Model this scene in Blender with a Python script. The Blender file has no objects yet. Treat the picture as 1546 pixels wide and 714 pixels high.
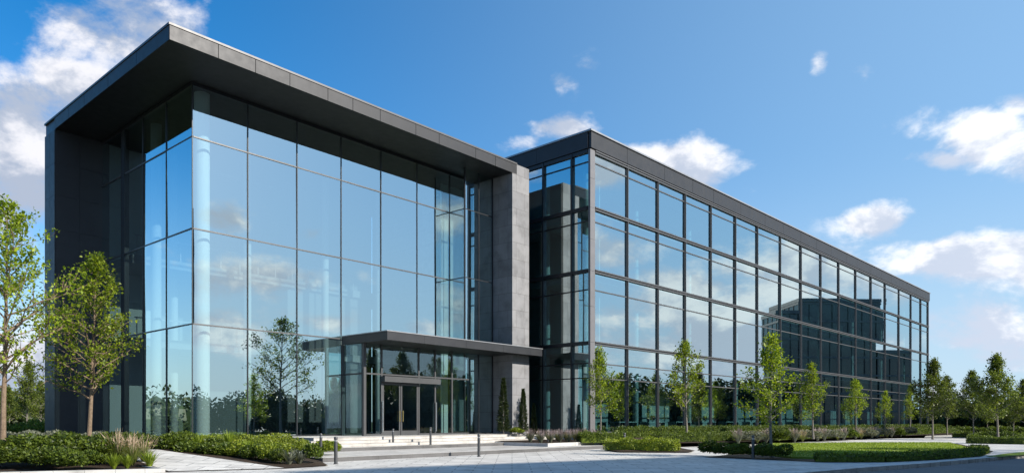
import bpy, math, random
import numpy as np
from mathutils import Vector, Matrix

random.seed(7)
RNG = np.random.default_rng(11)
sc = bpy.context.scene
COL = sc.collection
R = math.radians
F = 1101.0; CX = 773.0; HY = 636.0; EYE = 1.5


# ------------------------------------------------------------------ helpers
def wpt(px, Y, z=0.0):
    """ground-plan point at depth Y that lies on the sight line of photo column px"""
    return ((px - CX) / F * Y, Y, z)


def tag(o, label=None, cat=None, group=None, kind=None):
    if label: o['label'] = label
    if cat: o['category'] = cat
    if group: o['group'] = group
    if kind: o['kind'] = kind
    return o


def empty(name, loc, rz=0.0, label=None, cat=None, group=None):
    o = bpy.data.objects.new(name, None); COL.objects.link(o)
    o.location = loc; o.rotation_euler = (0, 0, rz); o.empty_display_size = .3
    return tag(o, label, cat, group)


def link(name, me, parent=None, loc=None, rz=0.0):
    o = bpy.data.objects.new(name, me); COL.objects.link(o)
    if parent: o.parent = parent
    if loc is not None: o.location = loc
    if rz: o.rotation_euler = (0, 0, rz)
    return o


class MB:
    def __init__(s): s.v = []; s.f = []

    def box(s, x0, x1, y0, y1, z0, z1):
        b = len(s.v)
        s.v += [(x0, y0, z0), (x1, y0, z0), (x1, y1, z0), (x0, y1, z0), (x0, y0, z1), (x1, y0, z1), (x1, y1, z1), (x0, y1, z1)]
        s.f += [(b, b+3, b+2, b+1), (b+4, b+5, b+6, b+7), (b, b+1, b+5, b+4), (b+1, b+2, b+6, b+5), (b+2, b+3, b+7, b+6), (b+3, b, b+4, b+7)]
        return s

    def prism(s, poly, z0, z1):
        n = len(poly); b = len(s.v)
        s.v += [(p[0], p[1], z0) for p in poly] + [(p[0], p[1], z1) for p in poly]
        s.f += [tuple(b+n-1-i for i in range(n)), tuple(b+n+i for i in range(n))]
        for i in range(n):
            j = (i+1) % n
            s.f.append((b+i, b+j, b+n+j, b+n+i))
        return s

    def poly(s, pts):
        b = len(s.v); s.v += [tuple(p) for p in pts]; s.f.append(tuple(range(b, b+len(pts)))); return s

    def tube(s, pts, rad, seg=8, caps=True):
        pts = [Vector(p) for p in pts]; b = len(s.v); n = len(pts)
        for i, p in enumerate(pts):
            d = (pts[min(i+1, n-1)] - pts[max(i-1, 0)])
            d = d.normalized() if d.length > 1e-9 else Vector((0, 0, 1))
            a = d.cross(Vector((0, 1, 0)) if abs(d.y) < .8 else Vector((1, 0, 0))).normalized(); c = d.cross(a)
            for k in range(seg):
                t = 2*math.pi*k/seg
                s.v.append(tuple(p + (a*math.cos(t) + c*math.sin(t))*rad[i]))
        for i in range(n-1):
            for k in range(seg):
                k2 = (k+1) % seg
                s.f.append((b+i*seg+k, b+i*seg+k2, b+(i+1)*seg+k2, b+(i+1)*seg+k))
        if caps:
            s.f.append(tuple(b+seg-1-k for k in range(seg))); s.f.append(tuple(b+(n-1)*seg+k for k in range(seg)))
        return s

    def lathe(s, prof, seg=20, c=(0, 0)):
        b = len(s.v); n = len(prof)
        for r, z in prof:
            for k in range(seg):
                t = 2*math.pi*k/seg
                s.v.append((c[0]+r*math.cos(t), c[1]+r*math.sin(t), z))
        for i in range(n-1):
            for k in range(seg):
                k2 = (k+1) % seg
                s.f.append((b+i*seg+k, b+i*seg+k2, b+(i+1)*seg+k2, b+(i+1)*seg+k))
        s.f.append(tuple(b+seg-1-k for k in range(seg))); s.f.append(tuple(b+(n-1)*seg+k for k in range(seg)))
        return s

    def mesh(s, name, mat, smooth=False):
        me = bpy.data.meshes.new(name); me.from_pydata(s.v, [], s.f); me.update()
        if mat: me.materials.append(mat)
        if smooth:
            me.polygons.foreach_set('use_smooth', [True]*len(me.polygons))
            me.set_sharp_from_angle(angle=R(38))
        return me

    def build(s, name, mat, parent=None, loc=None, rz=0.0, smooth=False):
        return link(name, s.mesh(name, mat, smooth), parent, loc, rz)


def quads_mesh(name, V, mat):
    """V (N,4,3): N loose quads"""
    n = len(V); me = bpy.data.meshes.new(name)
    me.vertices.add(4*n); me.loops.add(4*n); me.polygons.add(n)
    me.vertices.foreach_set('co', np.ascontiguousarray(V, dtype=np.float32).reshape(-1))
    me.loops.foreach_set('vertex_index', np.arange(4*n, dtype=np.int32))
    me.polygons.foreach_set('loop_start', np.arange(0, 4*n, 4, dtype=np.int32))
    me.update(calc_edges=True); me.validate()
    me.materials.append(mat)
    return me


def unit(a): return a/np.maximum(np.linalg.norm(a, axis=-1, keepdims=True), 1e-9)


def leaf_quads(P, D, N, L, W, fold=.18):
    D = unit(D); S = unit(np.cross(D, N)); N = np.cross(S, D)
    L = L[:, None]; W = W[:, None]
    m = P + D*L*.45 + N*W*fold
    return np.stack([P, m + S*W*.5, P + D*L, m - S*W*.5], axis=1)


def rnd_dir(n, r=RNG): return unit(r.normal(size=(n, 3)))


# ------------------------------------------------------------------ materials
def mat(name, col=(.5, .5, .5), rough=.5, metal=0.0, spec=.5):
    m = bpy.data.materials.new(name); m.use_nodes = True
    b = m.node_tree.nodes['Principled BSDF']
    b.inputs['Base Color'].default_value = (*col, 1); b.inputs['Roughness'].default_value = rough
    b.inputs['Metallic'].default_value = metal; b.inputs['Specular IOR Level'].default_value = spec
    return m


def nd(m, t, **kw):
    n = m.node_tree.nodes.new(t)
    for k, v in kw.items(): setattr(n, k, v)
    return n


def lk(m, a, b): m.node_tree.links.new(a, b)


def ramp(m, fac, stops):
    r = nd(m, 'ShaderNodeValToRGB'); e = r.color_ramp.elements
    while len(e) < len(stops): e.new(.5)
    for x, (p, c) in zip(e, stops): x.position = p; x.color = (*c, 1)
    lk(m, fac, r.inputs[0]); return r.outputs[0]


def noise(m, scale, detail=4, rough=.55, vec=None):
    n = nd(m, 'ShaderNodeTexNoise'); n.inputs['Scale'].default_value = scale
    n.inputs['Detail'].default_value = detail; n.inputs['Roughness'].default_value = rough
    if vec is not None: lk(m, vec, n.inputs['Vector'])
    return n.outputs[0]


def mixc(m, fac, a, b, mode='MIX'):
    n = nd(m, 'ShaderNodeMix', data_type='RGBA', blend_type=mode)
    for s, v in ((n.inputs[0], fac), (n.inputs[6], a), (n.inputs[7], b)):
        if hasattr(v, 'links'): lk(m, v, s)
        elif isinstance(v, (int, float)): s.default_value = v
        else: s.default_value = (*v, 1)
    return n.outputs[2]


def bump(m, h, strength=.3, dist=.01):
    b = nd(m, 'ShaderNodeBump'); b.inputs['Strength'].default_value = strength; b.inputs['Distance'].default_value = dist
    lk(m, h, b.inputs['Height']); lk(m, b.outputs[0], m.node_tree.nodes['Principled BSDF'].inputs['Normal'])


def bsdf(m): return m.node_tree.nodes['Principled BSDF']


def objco(m): return nd(m, 'ShaderNodeTexCoord').outputs['Object']


def metal_mat(name, col, rough=.4, var=.12, metal=.6):
    m = mat(name, col, rough, metal)
    c = objco(m); f = noise(m, .7, 5, .6, c); f2 = noise(m, 3, 2, .5, c)
    lo = tuple(x*(1-var) for x in col); hi = tuple(x*(1+var) for x in col)
    lk(m, ramp(m, f, [(.3, lo), (.7, hi)]), bsdf(m).inputs['Base Color'])
    rr = ramp(m, f2, [(.3, (rough-.03,)*3), (.7, (rough+.04,)*3)])
    lk(m, rr, bsdf(m).inputs['Roughness'])
    return m


M = {}
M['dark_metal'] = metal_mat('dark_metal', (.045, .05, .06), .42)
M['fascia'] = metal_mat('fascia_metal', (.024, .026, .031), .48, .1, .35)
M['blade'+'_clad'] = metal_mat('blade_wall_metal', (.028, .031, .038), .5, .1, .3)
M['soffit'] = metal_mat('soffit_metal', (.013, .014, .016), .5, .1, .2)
M['mullion'] = metal_mat('mullion_metal', (.085, .087, .093), .42, .06, .35)
M['black_frame'] = metal_mat('black_frame', (.02, .023, .028), .4, .1, .4)
M['light_metal'] = metal_mat('light_metal', (.3, .305, .32), .38, .06, .6)
M['corner_post'] = metal_mat('corner_post_metal', (.14, .14, .15), .45, .06, .3)
M['steel'] = metal_mat('brushed_steel', (.6, .6, .6), .3, .05, 1)
M['brass'] = mat('brass', (.75, .55, .22), .3, 1)
M['white'] = mat('white_plaster', (.8, .8, .78), .7)
M['ceiling'] = mat('ceiling_white', (.3, .31, .32), .8)
M['grey_column'] = mat('column_grey', (.42, .44, .45), .7)
M['lightening_panel'] = mat('pale_lightening_panel', (.4, .46, .47), .7)
M['mezz'] = mat('mezzanine_grey', (.2, .21, .22), .8)
M['inner_wall'] = mat('interior_wall', (.14, .165, .175), .8)
M['core_wall'] = mat('core_wall', (.12, .13, .14), .7)
M['wood'] = mat('reception_wood', (.25, .15, .08), .5)
M['floor'] = mat('interior_floor', (.1, .1, .105), .4)
M['charcoal'] = metal_mat('charcoal_paint', (.06, .063, .068), .45, .12, .3)


def glass_mat(name, base, tint, dirt=True):
    m = bpy.data.materials.new(name); m.use_nodes = True
    nt = m.node_tree; nt.nodes.clear()
    out = nt.nodes.new('ShaderNodeOutputMaterial'); mx = nt.nodes.new('ShaderNodeMixShader')
    tr = nt.nodes.new('ShaderNodeBsdfTransparent'); gl = nt.nodes.new('ShaderNodeBsdfGlossy')
    tr.inputs[0].default_value = (*tint, 1); gl.inputs['Roughness'].default_value = 0.0
    gl.inputs['Color'].default_value = (.84, .985, 1, 1)
    fr = nt.nodes.new('ShaderNodeFresnel'); fr.inputs['IOR'].default_value = 1.5
    ma = nt.nodes.new('ShaderNodeMapRange')
    ma.inputs['From Min'].default_value = .04; ma.inputs['From Max'].default_value = .6
    ma.inputs['To Min'].default_value = base; ma.inputs['To Max'].default_value = .97
    nt.links.new(fr.outputs[0], ma.inputs['Value'])
    geo = nt.nodes.new('ShaderNodeNewGeometry'); ng = nt.nodes.new('ShaderNodeMath'); ng.operation = 'SUBTRACT'; ng.inputs[0].default_value = 1
    mu = nt.nodes.new('ShaderNodeMath'); mu.operation = 'MULTIPLY'     # the coating sits on one face of the sheet
    nt.links.new(geo.outputs['Backfacing'], ng.inputs[1]); nt.links.new(ng.outputs[0], mu.inputs[0]); nt.links.new(ma.outputs[0], mu.inputs[1])
    nt.links.new(mu.outputs[0], mx.inputs[0]); nt.links.new(tr.outputs[0], mx.inputs[1]); nt.links.new(gl.outputs[0], mx.inputs[2])
    # very slight roller-wave distortion of tempered glass
    tc = nt.nodes.new('ShaderNodeTexCoord'); nz = nt.nodes.new('ShaderNodeTexNoise'); nz.inputs['Scale'].default_value = .55
    nz.inputs['Detail'].default_value = 1.0
    bp = nt.nodes.new('ShaderNodeBump'); bp.inputs['Strength'].default_value = .03; bp.inputs['Distance'].default_value = .02
    nt.links.new(tc.outputs['Object'], nz.inputs['Vector']); nt.links.new(nz.outputs[0], bp.inputs['Height'])
    nt.links.new(bp.outputs[0], gl.inputs['Normal'])
    nt.links.new(mx.outputs[0], out.inputs[0])
    return m


M['glass'] = glass_mat('lobby_glass', .58, (.86, .965, .97))
M['wing_glass'] = glass_mat('wing_glass', .58, (.70, .9, .92))
M['door_glass'] = glass_mat('door_glass', .16, (.8, .92, .92))
M['far_glass'] = mat('far_building_glass', (.012, .035, .045), .06, 0, .45)
M['mirror_glass'] = mat('office_mirror_glass', (.25, .3, .36), .05, .85)


def stone_mat(name, c0, c1, w, h, mortar=.012, coordmode='wall', offset=.5, rough=.75, mcol=(.08, .08, .08), sheen=0):
    m = mat(name, c0, rough)
    co = objco(m); sep = nd(m, 'ShaderNodeSeparateXYZ'); lk(m, co, sep.inputs[0]); cb = nd(m, 'ShaderNodeCombineXYZ')
    if coordmode == 'wall':
        a = nd(m, 'ShaderNodeMath', operation='ADD'); lk(m, sep.outputs[0], a.inputs[0]); lk(m, sep.outputs[1], a.inputs[1])
        lk(m, a.outputs[0], cb.inputs[0]); lk(m, sep.outputs[2], cb.inputs[1])
    else:
        lk(m, sep.outputs[0], cb.inputs[0]); lk(m, sep.outputs[1], cb.inputs[1])
    b = nd(m, 'ShaderNodeTexBrick', offset=offset)
    b.inputs['Scale'].default_value = 1; b.inputs['Brick Width'].default_value = w; b.inputs['Row Height'].default_value = h
    b.inputs['Mortar Size'].default_value = mortar; b.inputs['Mortar Smooth'].default_value = .2; b.inputs['Bias'].default_value = 0
    b.inputs['Color1'].default_value = (*c0, 1); b.inputs['Color2'].default_value = (*c1, 1); b.inputs['Mortar'].default_value = (*mcol, 1)
    lk(m, cb.outputs[0], b.inputs['Vector'])
    n1 = noise(m, 1.3, 6, .62, co); n2 = noise(m, 60, 3, .6, co)
    st = ramp(m, n1, [(.28, (.62, .62, .62)), (.5, (.95, .95, .95)), (.72, (1.1, 1.1, 1.1))])
    gr = ramp(m, n2, [(.3, (.9, .9, .9)), (.7, (1.06, 1.06, 1.06))])
    c = mixc(m, 1.0, mixc(m, 1.0, b.outputs['Color'], st, 'MULTIPLY'), gr, 'MULTIPLY')
    lk(m, c, bsdf(m).inputs['Base Color'])
    inv = nd(m, 'ShaderNodeMath', operation='SUBTRACT'); inv.inputs[0].default_value = 1; lk(m, b.outputs['Fac'], inv.inputs[1])
    bump(m, inv.outputs[0], .5, .006)
    return m


M['pier_stone'] = stone_mat('pier_stone', (.17, .175, .19), (.21, .215, .23), 1.6, 1.05, .012, mcol=(.1, .1, .105))
M['paving'] = stone_mat('plaza_paving', (.47, .46, .445), (.58, .57, .55), 1.2, .6, .02, 'flat', .5, .7, (.17, .17, .17))
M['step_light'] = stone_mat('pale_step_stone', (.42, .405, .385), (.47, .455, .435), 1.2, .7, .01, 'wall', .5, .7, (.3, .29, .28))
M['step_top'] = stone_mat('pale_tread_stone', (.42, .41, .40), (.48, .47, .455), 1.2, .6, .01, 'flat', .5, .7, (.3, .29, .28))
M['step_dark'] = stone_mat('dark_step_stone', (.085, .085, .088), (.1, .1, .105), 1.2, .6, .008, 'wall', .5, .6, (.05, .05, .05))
M['kerb'] = stone_mat('kerb_stone', (.42, .42, .41), (.48, .47, .46), 1.0, .5, .01, 'wall', .5, .75, (.22, .22, .22))


def ground_mat(name, stops, s1, s2, bs=.4, rough=.9):
    m = mat(name, stops[0][1], rough, 0, .2); c = objco(m)
    f = noise(m, s1, 6, .62, c); f2 = noise(m, s2, 4, .65, c)
    col = mixc(m, 1.0, ramp(m, f, stops), ramp(m, f2, [(.25, (.65,)*3), (.75, (1.3,)*3)]), 'MULTIPLY')
    lk(m, col, bsdf(m).inputs['Base Color']); bump(m, f2, bs, .03); return m


M['ground'] = ground_mat('rough_grass_ground', [(.3, (.035, .05, .018)), (.7, (.06, .075, .03))], .15, 8)
M['mulch'] = ground_mat('bark_mulch', [(.3, (.025, .018, .013)), (.7, (.05, .035, .025))], 1.5, 25, .9)
M['asphalt'] = ground_mat('asphalt', [(.3, (.11, .113, .118)), (.7, (.155, .158, .163))], .35, 40, .35, .8)
M['lawn'] = ground_mat('lawn_turf', [(.3, (.12, .18, .018)), (.7, (.16, .22, .028))], .5, 30, .8)
M['gravel'] = ground_mat('pale_gravel', [(.3, (.32, .31, .28)), (.7, (.42, .4, .37))], 1, 60, .5)


def leaf_mat(name, dark, light, trans=.35, rough=.5):
    m = bpy.data.materials.new(name); m.use_nodes = True
    b = m.node_tree.nodes['Principled BSDF']; out = m.node_tree.nodes['Material Output']
    g = nd(m, 'ShaderNodeNewGeometry'); oi = nd(m, 'ShaderNodeObjectInfo')
    col = ramp(m, g.outputs['Random Per Island'], [(0.0, dark), (.6, tuple((a+c)/2 for a, c in zip(dark, light))), (1.0, light)])
    hs = nd(m, 'ShaderNodeHueSaturation'); lk(m, col, hs.inputs['Color'])
    mr = nd(m, 'ShaderNodeMapRange'); mr.inputs['To Min'].default_value = .8; mr.inputs['To Max'].default_value = 1.2
    lk(m, oi.outputs['Random'], mr.inputs['Value']); lk(m, mr.outputs[0], hs.inputs['Value'])
    lk(m, hs.outputs[0], b.inputs['Base Color']); b.inputs['Roughness'].default_value = rough; b.inputs['Specular IOR Level'].default_value = .35
    t = nd(m, 'ShaderNodeBsdfTranslucent'); mx = nd(m, 'ShaderNodeMixShader'); mx.inputs[0].default_value = trans
    tc = mixc(m, 1.0, hs.outputs[0], (1.5, 1.5, .7), 'MULTIPLY'); lk(m, tc, t.inputs[0])
    lk(m, b.outputs[0], mx.inputs[1]); lk(m, t.outputs[0], mx.inputs[2]); lk(m, mx.outputs[0], out.inputs[0])
    return m


M['leaf'] = leaf_mat('young_tree_leaf', (.075, .13, .008), (.31, .385, .022), .45)
M['leaf_dark'] = leaf_mat('dark_tree_leaf', (.045, .075, .012), (.16, .2, .028), .4)
M['shrub'] = leaf_mat('shrub_leaf', (.015, .034, .005), (.13, .18, .02), .3)
M['shrub_bright'] = leaf_mat('bright_shrub_leaf', (.05, .085, .008), (.26, .31, .03), .35)
M['hedge'] = leaf_mat('hedge_leaf', (.016, .037, .005), (.14, .19, .02), .3)
M['grey_leaf'] = leaf_mat('grey_green_leaf', (.09, .105, .075), (.2, .21, .165), .3)
M['blade'] = leaf_mat('grass_blade', (.09, .12, .025), (.22, .24, .07), .35)
M['plume'] = leaf_mat('seed_plume', (.3, .22, .15), (.55, .43, .33), .35)
M['spike'] = leaf_mat('pale_purple_spike', (.2, .16, .18), (.36, .29, .31), .3)
M['lawn_blade'] = leaf_mat('lawn_blade', (.13, .19, .015), (.25, .32, .035), .35)
M['wood_mass'] = leaf_mat('far_wood_leaf', (.016, .03, .01), (.045, .065, .018), .2)
M['bark'] = ground_mat('bark', [(.3, (.13, .095, .065)), (.7, (.22, .165, .12))], 9, 40, .6)
M['bark_grey'] = ground_mat('grey_bark', [(.3, (.12, .115, .1)), (.7, (.22, .2, .18))], 9, 40, .6)

# ------------------------------------------------------------------ camera
cam = bpy.data.cameras.new('camera'); co = bpy.data.objects.new('camera', cam); COL.objects.link(co); sc.camera = co
co.location = (0, 0, EYE); co.rotation_euler = (math.pi/2, 0, 0)
cam.sensor_width = 36; cam.lens = F/1546*36; cam.shift_y = (HY-357)/1546; cam.clip_end = 6000; cam.clip_start = .1

# ------------------------------------------------------------------ sun and sky
AZ, EL = 117.0, 30.0
sd = Vector((math.sin(R(AZ))*math.cos(R(EL)), math.cos(R(AZ))*math.cos(R(EL)), math.sin(R(EL))))
sun = bpy.data.lights.new('sun', 'SUN'); sun.energy = 4.8; sun.angle = R(.5); sun.color = (1, .92, .8)
so = bpy.data.objects.new('sun', sun); COL.objects.link(so); so.rotation_euler = (-sd).to_track_quat('-Z', 'Y').to_euler(); so.location = (40, -30, 50)

world = bpy.data.worlds.new('World'); sc.world = world; world.use_nodes = True
W = world.node_tree; W.nodes.clear()
wo = W.nodes.new('ShaderNodeOutputWorld'); bg = W.nodes.new('ShaderNodeBackground'); W.links.new(bg.outputs[0], wo.inputs[0])
bg.inputs[1].default_value = .1
sky = W.nodes.new('ShaderNodeTexSky'); sky.sky_type = 'NISHITA'; sky.sun_disc = False
sky.sun_elevation = R(EL); sky.sun_rotation = R(AZ); sky.air_density = 1.0; sky.dust_density = .55; sky.ozone_density = 3.0


def wm(op, a, b=None, c=None, clamp=False):
    n = W.nodes.new('ShaderNodeMath'); n.operation = op; n.use_clamp = clamp
    for i, v in enumerate((a, b, c)):
        if v is None: continue
        if hasattr(v, 'links'): W.links.new(v, n.inputs[i])
        else: n.inputs[i].default_value = v
    return n.outputs[0]


def wsmooth(v, lo, hi):
    n = W.nodes.new('ShaderNodeMapRange'); n.interpolation_type = 'SMOOTHSTEP'
    W.links.new(v, n.inputs[0]); n.inputs[1].default_value = lo; n.inputs[2].default_value = hi
    return n.outputs[0]


def wnoise(vec, scale, detail, rough=.58, dist=0.0):
    n = W.nodes.new('ShaderNodeTexNoise'); W.links.new(vec, n.inputs['Vector'])
    n.inputs['Scale'].default_value = scale; n.inputs['Detail'].default_value = detail; n.inputs['Roughness'].default_value = rough
    n.inputs['Distortion'].default_value = dist
    return n.outputs[0]


def wmix(fac, a, b):
    n = W.nodes.new('ShaderNodeMix'); n.data_type = 'RGBA'
    for s, v in ((n.inputs[0], fac), (n.inputs[6], a), (n.inputs[7], b)):
        if hasattr(v, 'links'): W.links.new(v, s)
        elif isinstance(v, (int, float)): s.default_value = v
        else: s.default_value = (*v, 1)
    return n.outputs[2]


tc = W.nodes.new('ShaderNodeTexCoord'); dirv = tc.outputs['Generated']
sp = W.nodes.new('ShaderNodeSeparateXYZ'); W.links.new(dirv, sp.inputs[0]); dx, dy, dz = sp.outputs
mp = W.nodes.new('ShaderNodeMapping'); W.links.new(dirv, mp.inputs[0]); mp.inputs['Scale'].default_value = (1, 1, 1.7)
mp.inputs['Location'].default_value = (3.1, 1.7, .4)
mp2 = W.nodes.new('ShaderNodeMapping'); W.links.new(dirv, mp2.inputs[0]); mp2.inputs['Scale'].default_value = (1, 1, 1.7)
mp2.inputs['Location'].default_value = (3.1+.02, 1.7-.01, .4+.05)
n_hi = wnoise(mp.outputs[0], 6.5, 10, .6, .15)
n_up = wnoise(mp2.outputs[0], 6.5, 6, .6, .15)
n_lo = wnoise(mp.outputs[0], 2.6, 2, .5)
ysafe = wm('MAXIMUM', dy, .02)
ga = wm('DIVIDE', dx, ysafe); gb = wm('DIVIDE', dz, ysafe)
CLOUDS = [  # direction (tangent of azimuth, tangent of height), radii, weight
    (150, 40, 140, 85, 1.0), (225, 55, 80, 55, .95), (120, 180, 130, 70, 1.0), (40, 190, 140, 95, 1.0), (20, 300, 120, 95, 1.05), (105, 120, 90, 60, .9), (50, 560, 150, 120, .9),
    (860, 193, 66, 22, .8), (795, 215, 40, 14, .5), (1030, 255, 105, 48, 1.1), (960, 235, 60, 25, .8),
    (845, 118, 36, 20, .52), (888, 98, 26, 18, .48), (1237, 97, 20, 24, .5), (1302, 110, 34, 24, .6),
    (1500, 205, 95, 52, 1.0), (1415, 242, 60, 20, .85), (1540, 158, 50, 32, .85), (1600, 220, 120, 80, 1.0),
    (1325, 333, 60, 30, 1.1), (1450, 390, 130, 36, 1.15), (1530, 378, 90, 34, 1.0), (1600, 390, 120, 50, 1.0),
    (1450, 500, 120, 50, .9), (1540, 540, 140, 60, .9), (1440, 590, 160, 40, .9), (1000, 560, 900, 60, .6)]
env = None
for px, py, rx, ry, wgt in CLOUDS:
    u = wm('MULTIPLY', wm('SUBTRACT', ga, (px-CX)/F), F/rx); v = wm('MULTIPLY', wm('SUBTRACT', gb, (HY-py)/F), F/ry)
    r2 = wm('ADD', wm('MULTIPLY', u, u), wm('MULTIPLY', v, v))
    b = wm('MULTIPLY', wm('EXPONENT', wm('MULTIPLY', r2, -.9)), wgt)
    env = b if env is None else wm('MAXIMUM', env, b)
xsafe = wm('MAXIMUM', dx, .02)
ea = wm('DIVIDE', dy, xsafe); eb = wm('DIVIDE', dz, xsafe)
EAST = [  # clouds standing over the street side, seen mirrored in the glass
    (-.245, .272, .055, .03, .95), (-.14, .25, .045, .02, .9), (-.21, .19, .11, .032, 1.0), (-.25, .115, .08, .035, 1.0), (-.10, .135, .1, .022, .8), (0, .13, .1, .018, .8), (-.02, .21, .06, .012, .5),
    (.19, .355, .06, .05, 1.0), (.21, .24, .09, .05, .95), (.30, .17, .16, .06, 1.05), (.36, .30, .05, .06, .8), (.46, .22, .14, .06, 1.0), (.62, .26, .14, .11, 1.05), (.42, .11, .32, .05, .95), (.25, .44, .10, .03, .5)]
env_e = None
for a0, b0, ra, rb, wgt in EAST:
    u = wm('MULTIPLY', wm('SUBTRACT', ea, a0), 1/ra); v = wm('MULTIPLY', wm('SUBTRACT', eb, b0), 1/rb)
    r2 = wm('ADD', wm('MULTIPLY', u, u), wm('MULTIPLY', v, v))
    b = wm('MULTIPLY', wm('EXPONENT', wm('MULTIPLY', r2, -.9)), wgt)
    env_e = b if env_e is None else wm('MAXIMUM', env_e, b)
front = wsmooth(dy, .25, .55)
side = wsmooth(ga, .78, 1.0)
front = wm('MULTIPLY', front, wm('SUBTRACT', 1.0, side))
leftside = wsmooth(ga, -.78, -1.0)
low = wm('MULTIPLY', wsmooth(dz, .62, .2), .95)
env_side = wm('MULTIPLY', wm('MULTIPLY', wsmooth(n_lo, .36, .58), low), wm('SUBTRACT', 1.0, wm('MULTIPLY', leftside, .5)))
east = wm('MULTIPLY', wsmooth(dx, .6, .75), wsmooth(ea, -.55, -.35))
env_side = wm('ADD', wm('MULTIPLY', env_e, east), wm('MULTIPLY', env_side, wm('SUBTRACT', 1.0, east)))
env = wm('ADD', wm('MULTIPLY', env, front), wm('MULTIPLY', env_side, wm('SUBTRACT', 1.0, front)))
dens = wm('ADD', wm('MULTIPLY', env, 1.0), wm('MULTIPLY', wm('SUBTRACT', n_hi, .5), 3.1))
cl = wsmooth(dens, .42, 1.0)
cl = wm('MULTIPLY', cl, wm('MINIMUM', wm('MULTIPLY', env, 4.0), 1.0))
shade = wsmooth(wm('ADD', wm('MULTIPLY', wm('SUBTRACT', n_hi, n_up), 2.6), wm('MULTIPLY', dens, -.18)), -.26, .16)
sunside = wsmooth(dx, -.3, .7)
ccol = wmix(shade, wmix(sunside, (2.6, 3.0, 3.8), (3.7, 4.15, 5.0)), wmix(sunside, (5.4, 5.4, 5.7), (6.3, 6.4, 6.6)))
hz = wsmooth(dz, .30, -.02)
hs = W.nodes.new('ShaderNodeHueSaturation'); hs.inputs['Saturation'].default_value = 1.4; hs.inputs['Value'].default_value = 1.0
W.links.new(sky.outputs[0], hs.inputs['Color'])
skyc = hs.outputs[0]
veil = wm('MULTIPLY', wsmooth(dx, -.5, .85), .70)          # thin high cloud veil thickening towards the sun side
skyc = wmix(veil, skyc, (2.35, 3.8, 5.45))
skyc = wmix(wm('MULTIPLY', wsmooth(dz, .34, .0), .72), skyc, (3.3, 4.25, 5.1))   # pale air low over the horizon
W.links.new(wmix(cl, skyc, ccol), bg.inputs[0])

# ------------------------------------------------------------------ ground
g = MB(); g.poly([(-3000, -3000, -.16), (3000, -3000, -.16), (3000, 3000, -.16), (-3000, 3000, -.16)])
tag(g.build('ground', M['ground']), kind='structure')

KERB = [(60, 60), (34, 42.3), (23.2, 33), (20, 30.4), (14.9, 26.2), (11.3, 23.6), (8.4, 21.2), (4.5, 16.5), (2.5, 10), (1.5, -12)]
plaza = KERB + [(-11.5, -12), (-11.5, 21.3), (-26, 45), (-26, 70), (60, 112), (62, 110), (44, 66), (60, 62)]
plaza = KERB + [(-40, -12), (-40, 19), (-13, 19), (-16, 40), (12, 62), (38, 66), (50, 66)]
p = MB(); p.prism(plaza, -.3, 0)
tag(p.build('plaza_pavement', M['paving']), kind='structure')
road = [(x+.16, y-.12) for x, y in KERB] + [(40, -12), (90, -12), (200, 60), (120, 110)]
r_ = MB(); r_.poly([(x, y, -.115) for x, y in road])
tag(r_.build('road', M['asphalt']), kind='structure')


def strip(pts, w, z0, z1, name, m, offset=0.0, kind='structure'):
    """a kerb: prism pieces following a polyline, w wide on its left"""
    mb = MB(); n = len(pts); P = [Vector((x, y)) for x, y in pts]; L = []; Rr = []
    for i in range(n):
        d = (P[min(i+1, n-1)]-P[max(i-1, 0)]).normalized(); nn = Vector((-d.y, d.x))
        L.append(P[i]+nn*(offset+w)); Rr.append(P[i]+nn*offset)
    b = 0
    for i in range(n): mb.v += [(Rr[i].x, Rr[i].y, z0), (L[i].x, L[i].y, z0), (L[i].x, L[i].y, z1), (Rr[i].x, Rr[i].y, z1)]
    for i in range(n-1):
        a = 4*i; c = a+4
        for k in range(4):
            k2 = (k+1) % 4; mb.f.append((a+k, c+k, c+k2, a+k2))
    mb.f += [(0, 1, 2, 3), (4*n-1, 4*n-2, 4*n-3, 4*n-4)]
    return tag(mb.build(name, m), kind=kind)


strip([(x, y) for x, y in KERB], .16, -.2, .012, 'kerb', M['kerb'], -.16)

# ------------------------------------------------------------------ lobby block
LU = math.atan2(.751, .660)
lobby = empty('lobby_building', (-14.46, 33, 0), LU,
              'tall glass lobby block with dark overhanging flat roof and entrance canopy', 'building')


def LP(u, n, z=0.0): return (-14.46+.66*u-.751*n, 33+.751*u+.66*n, z)


ZB, ZT1, ZT2, ZT3, ZTOP, ZROOF = .75, 5.92, 10.24, 14.39, 16.85, 17.53
US = [0, 2.68, 5.36, 8.04, 10.72, 13.40, 16.08]
NS = [0, 2.68, 5.36, 8.04, 10.72]
ROWS = [(ZB+.06, ZT3-10.24+1.77), (ZT1, ZT2), (ZT2, ZT3), (ZT3, ZTOP)]
ROWS = [(ZB+.06, ZT1), (ZT1, ZT2), (ZT2, ZT3), (ZT3, ZTOP)]
PIERU = 18.58


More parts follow.
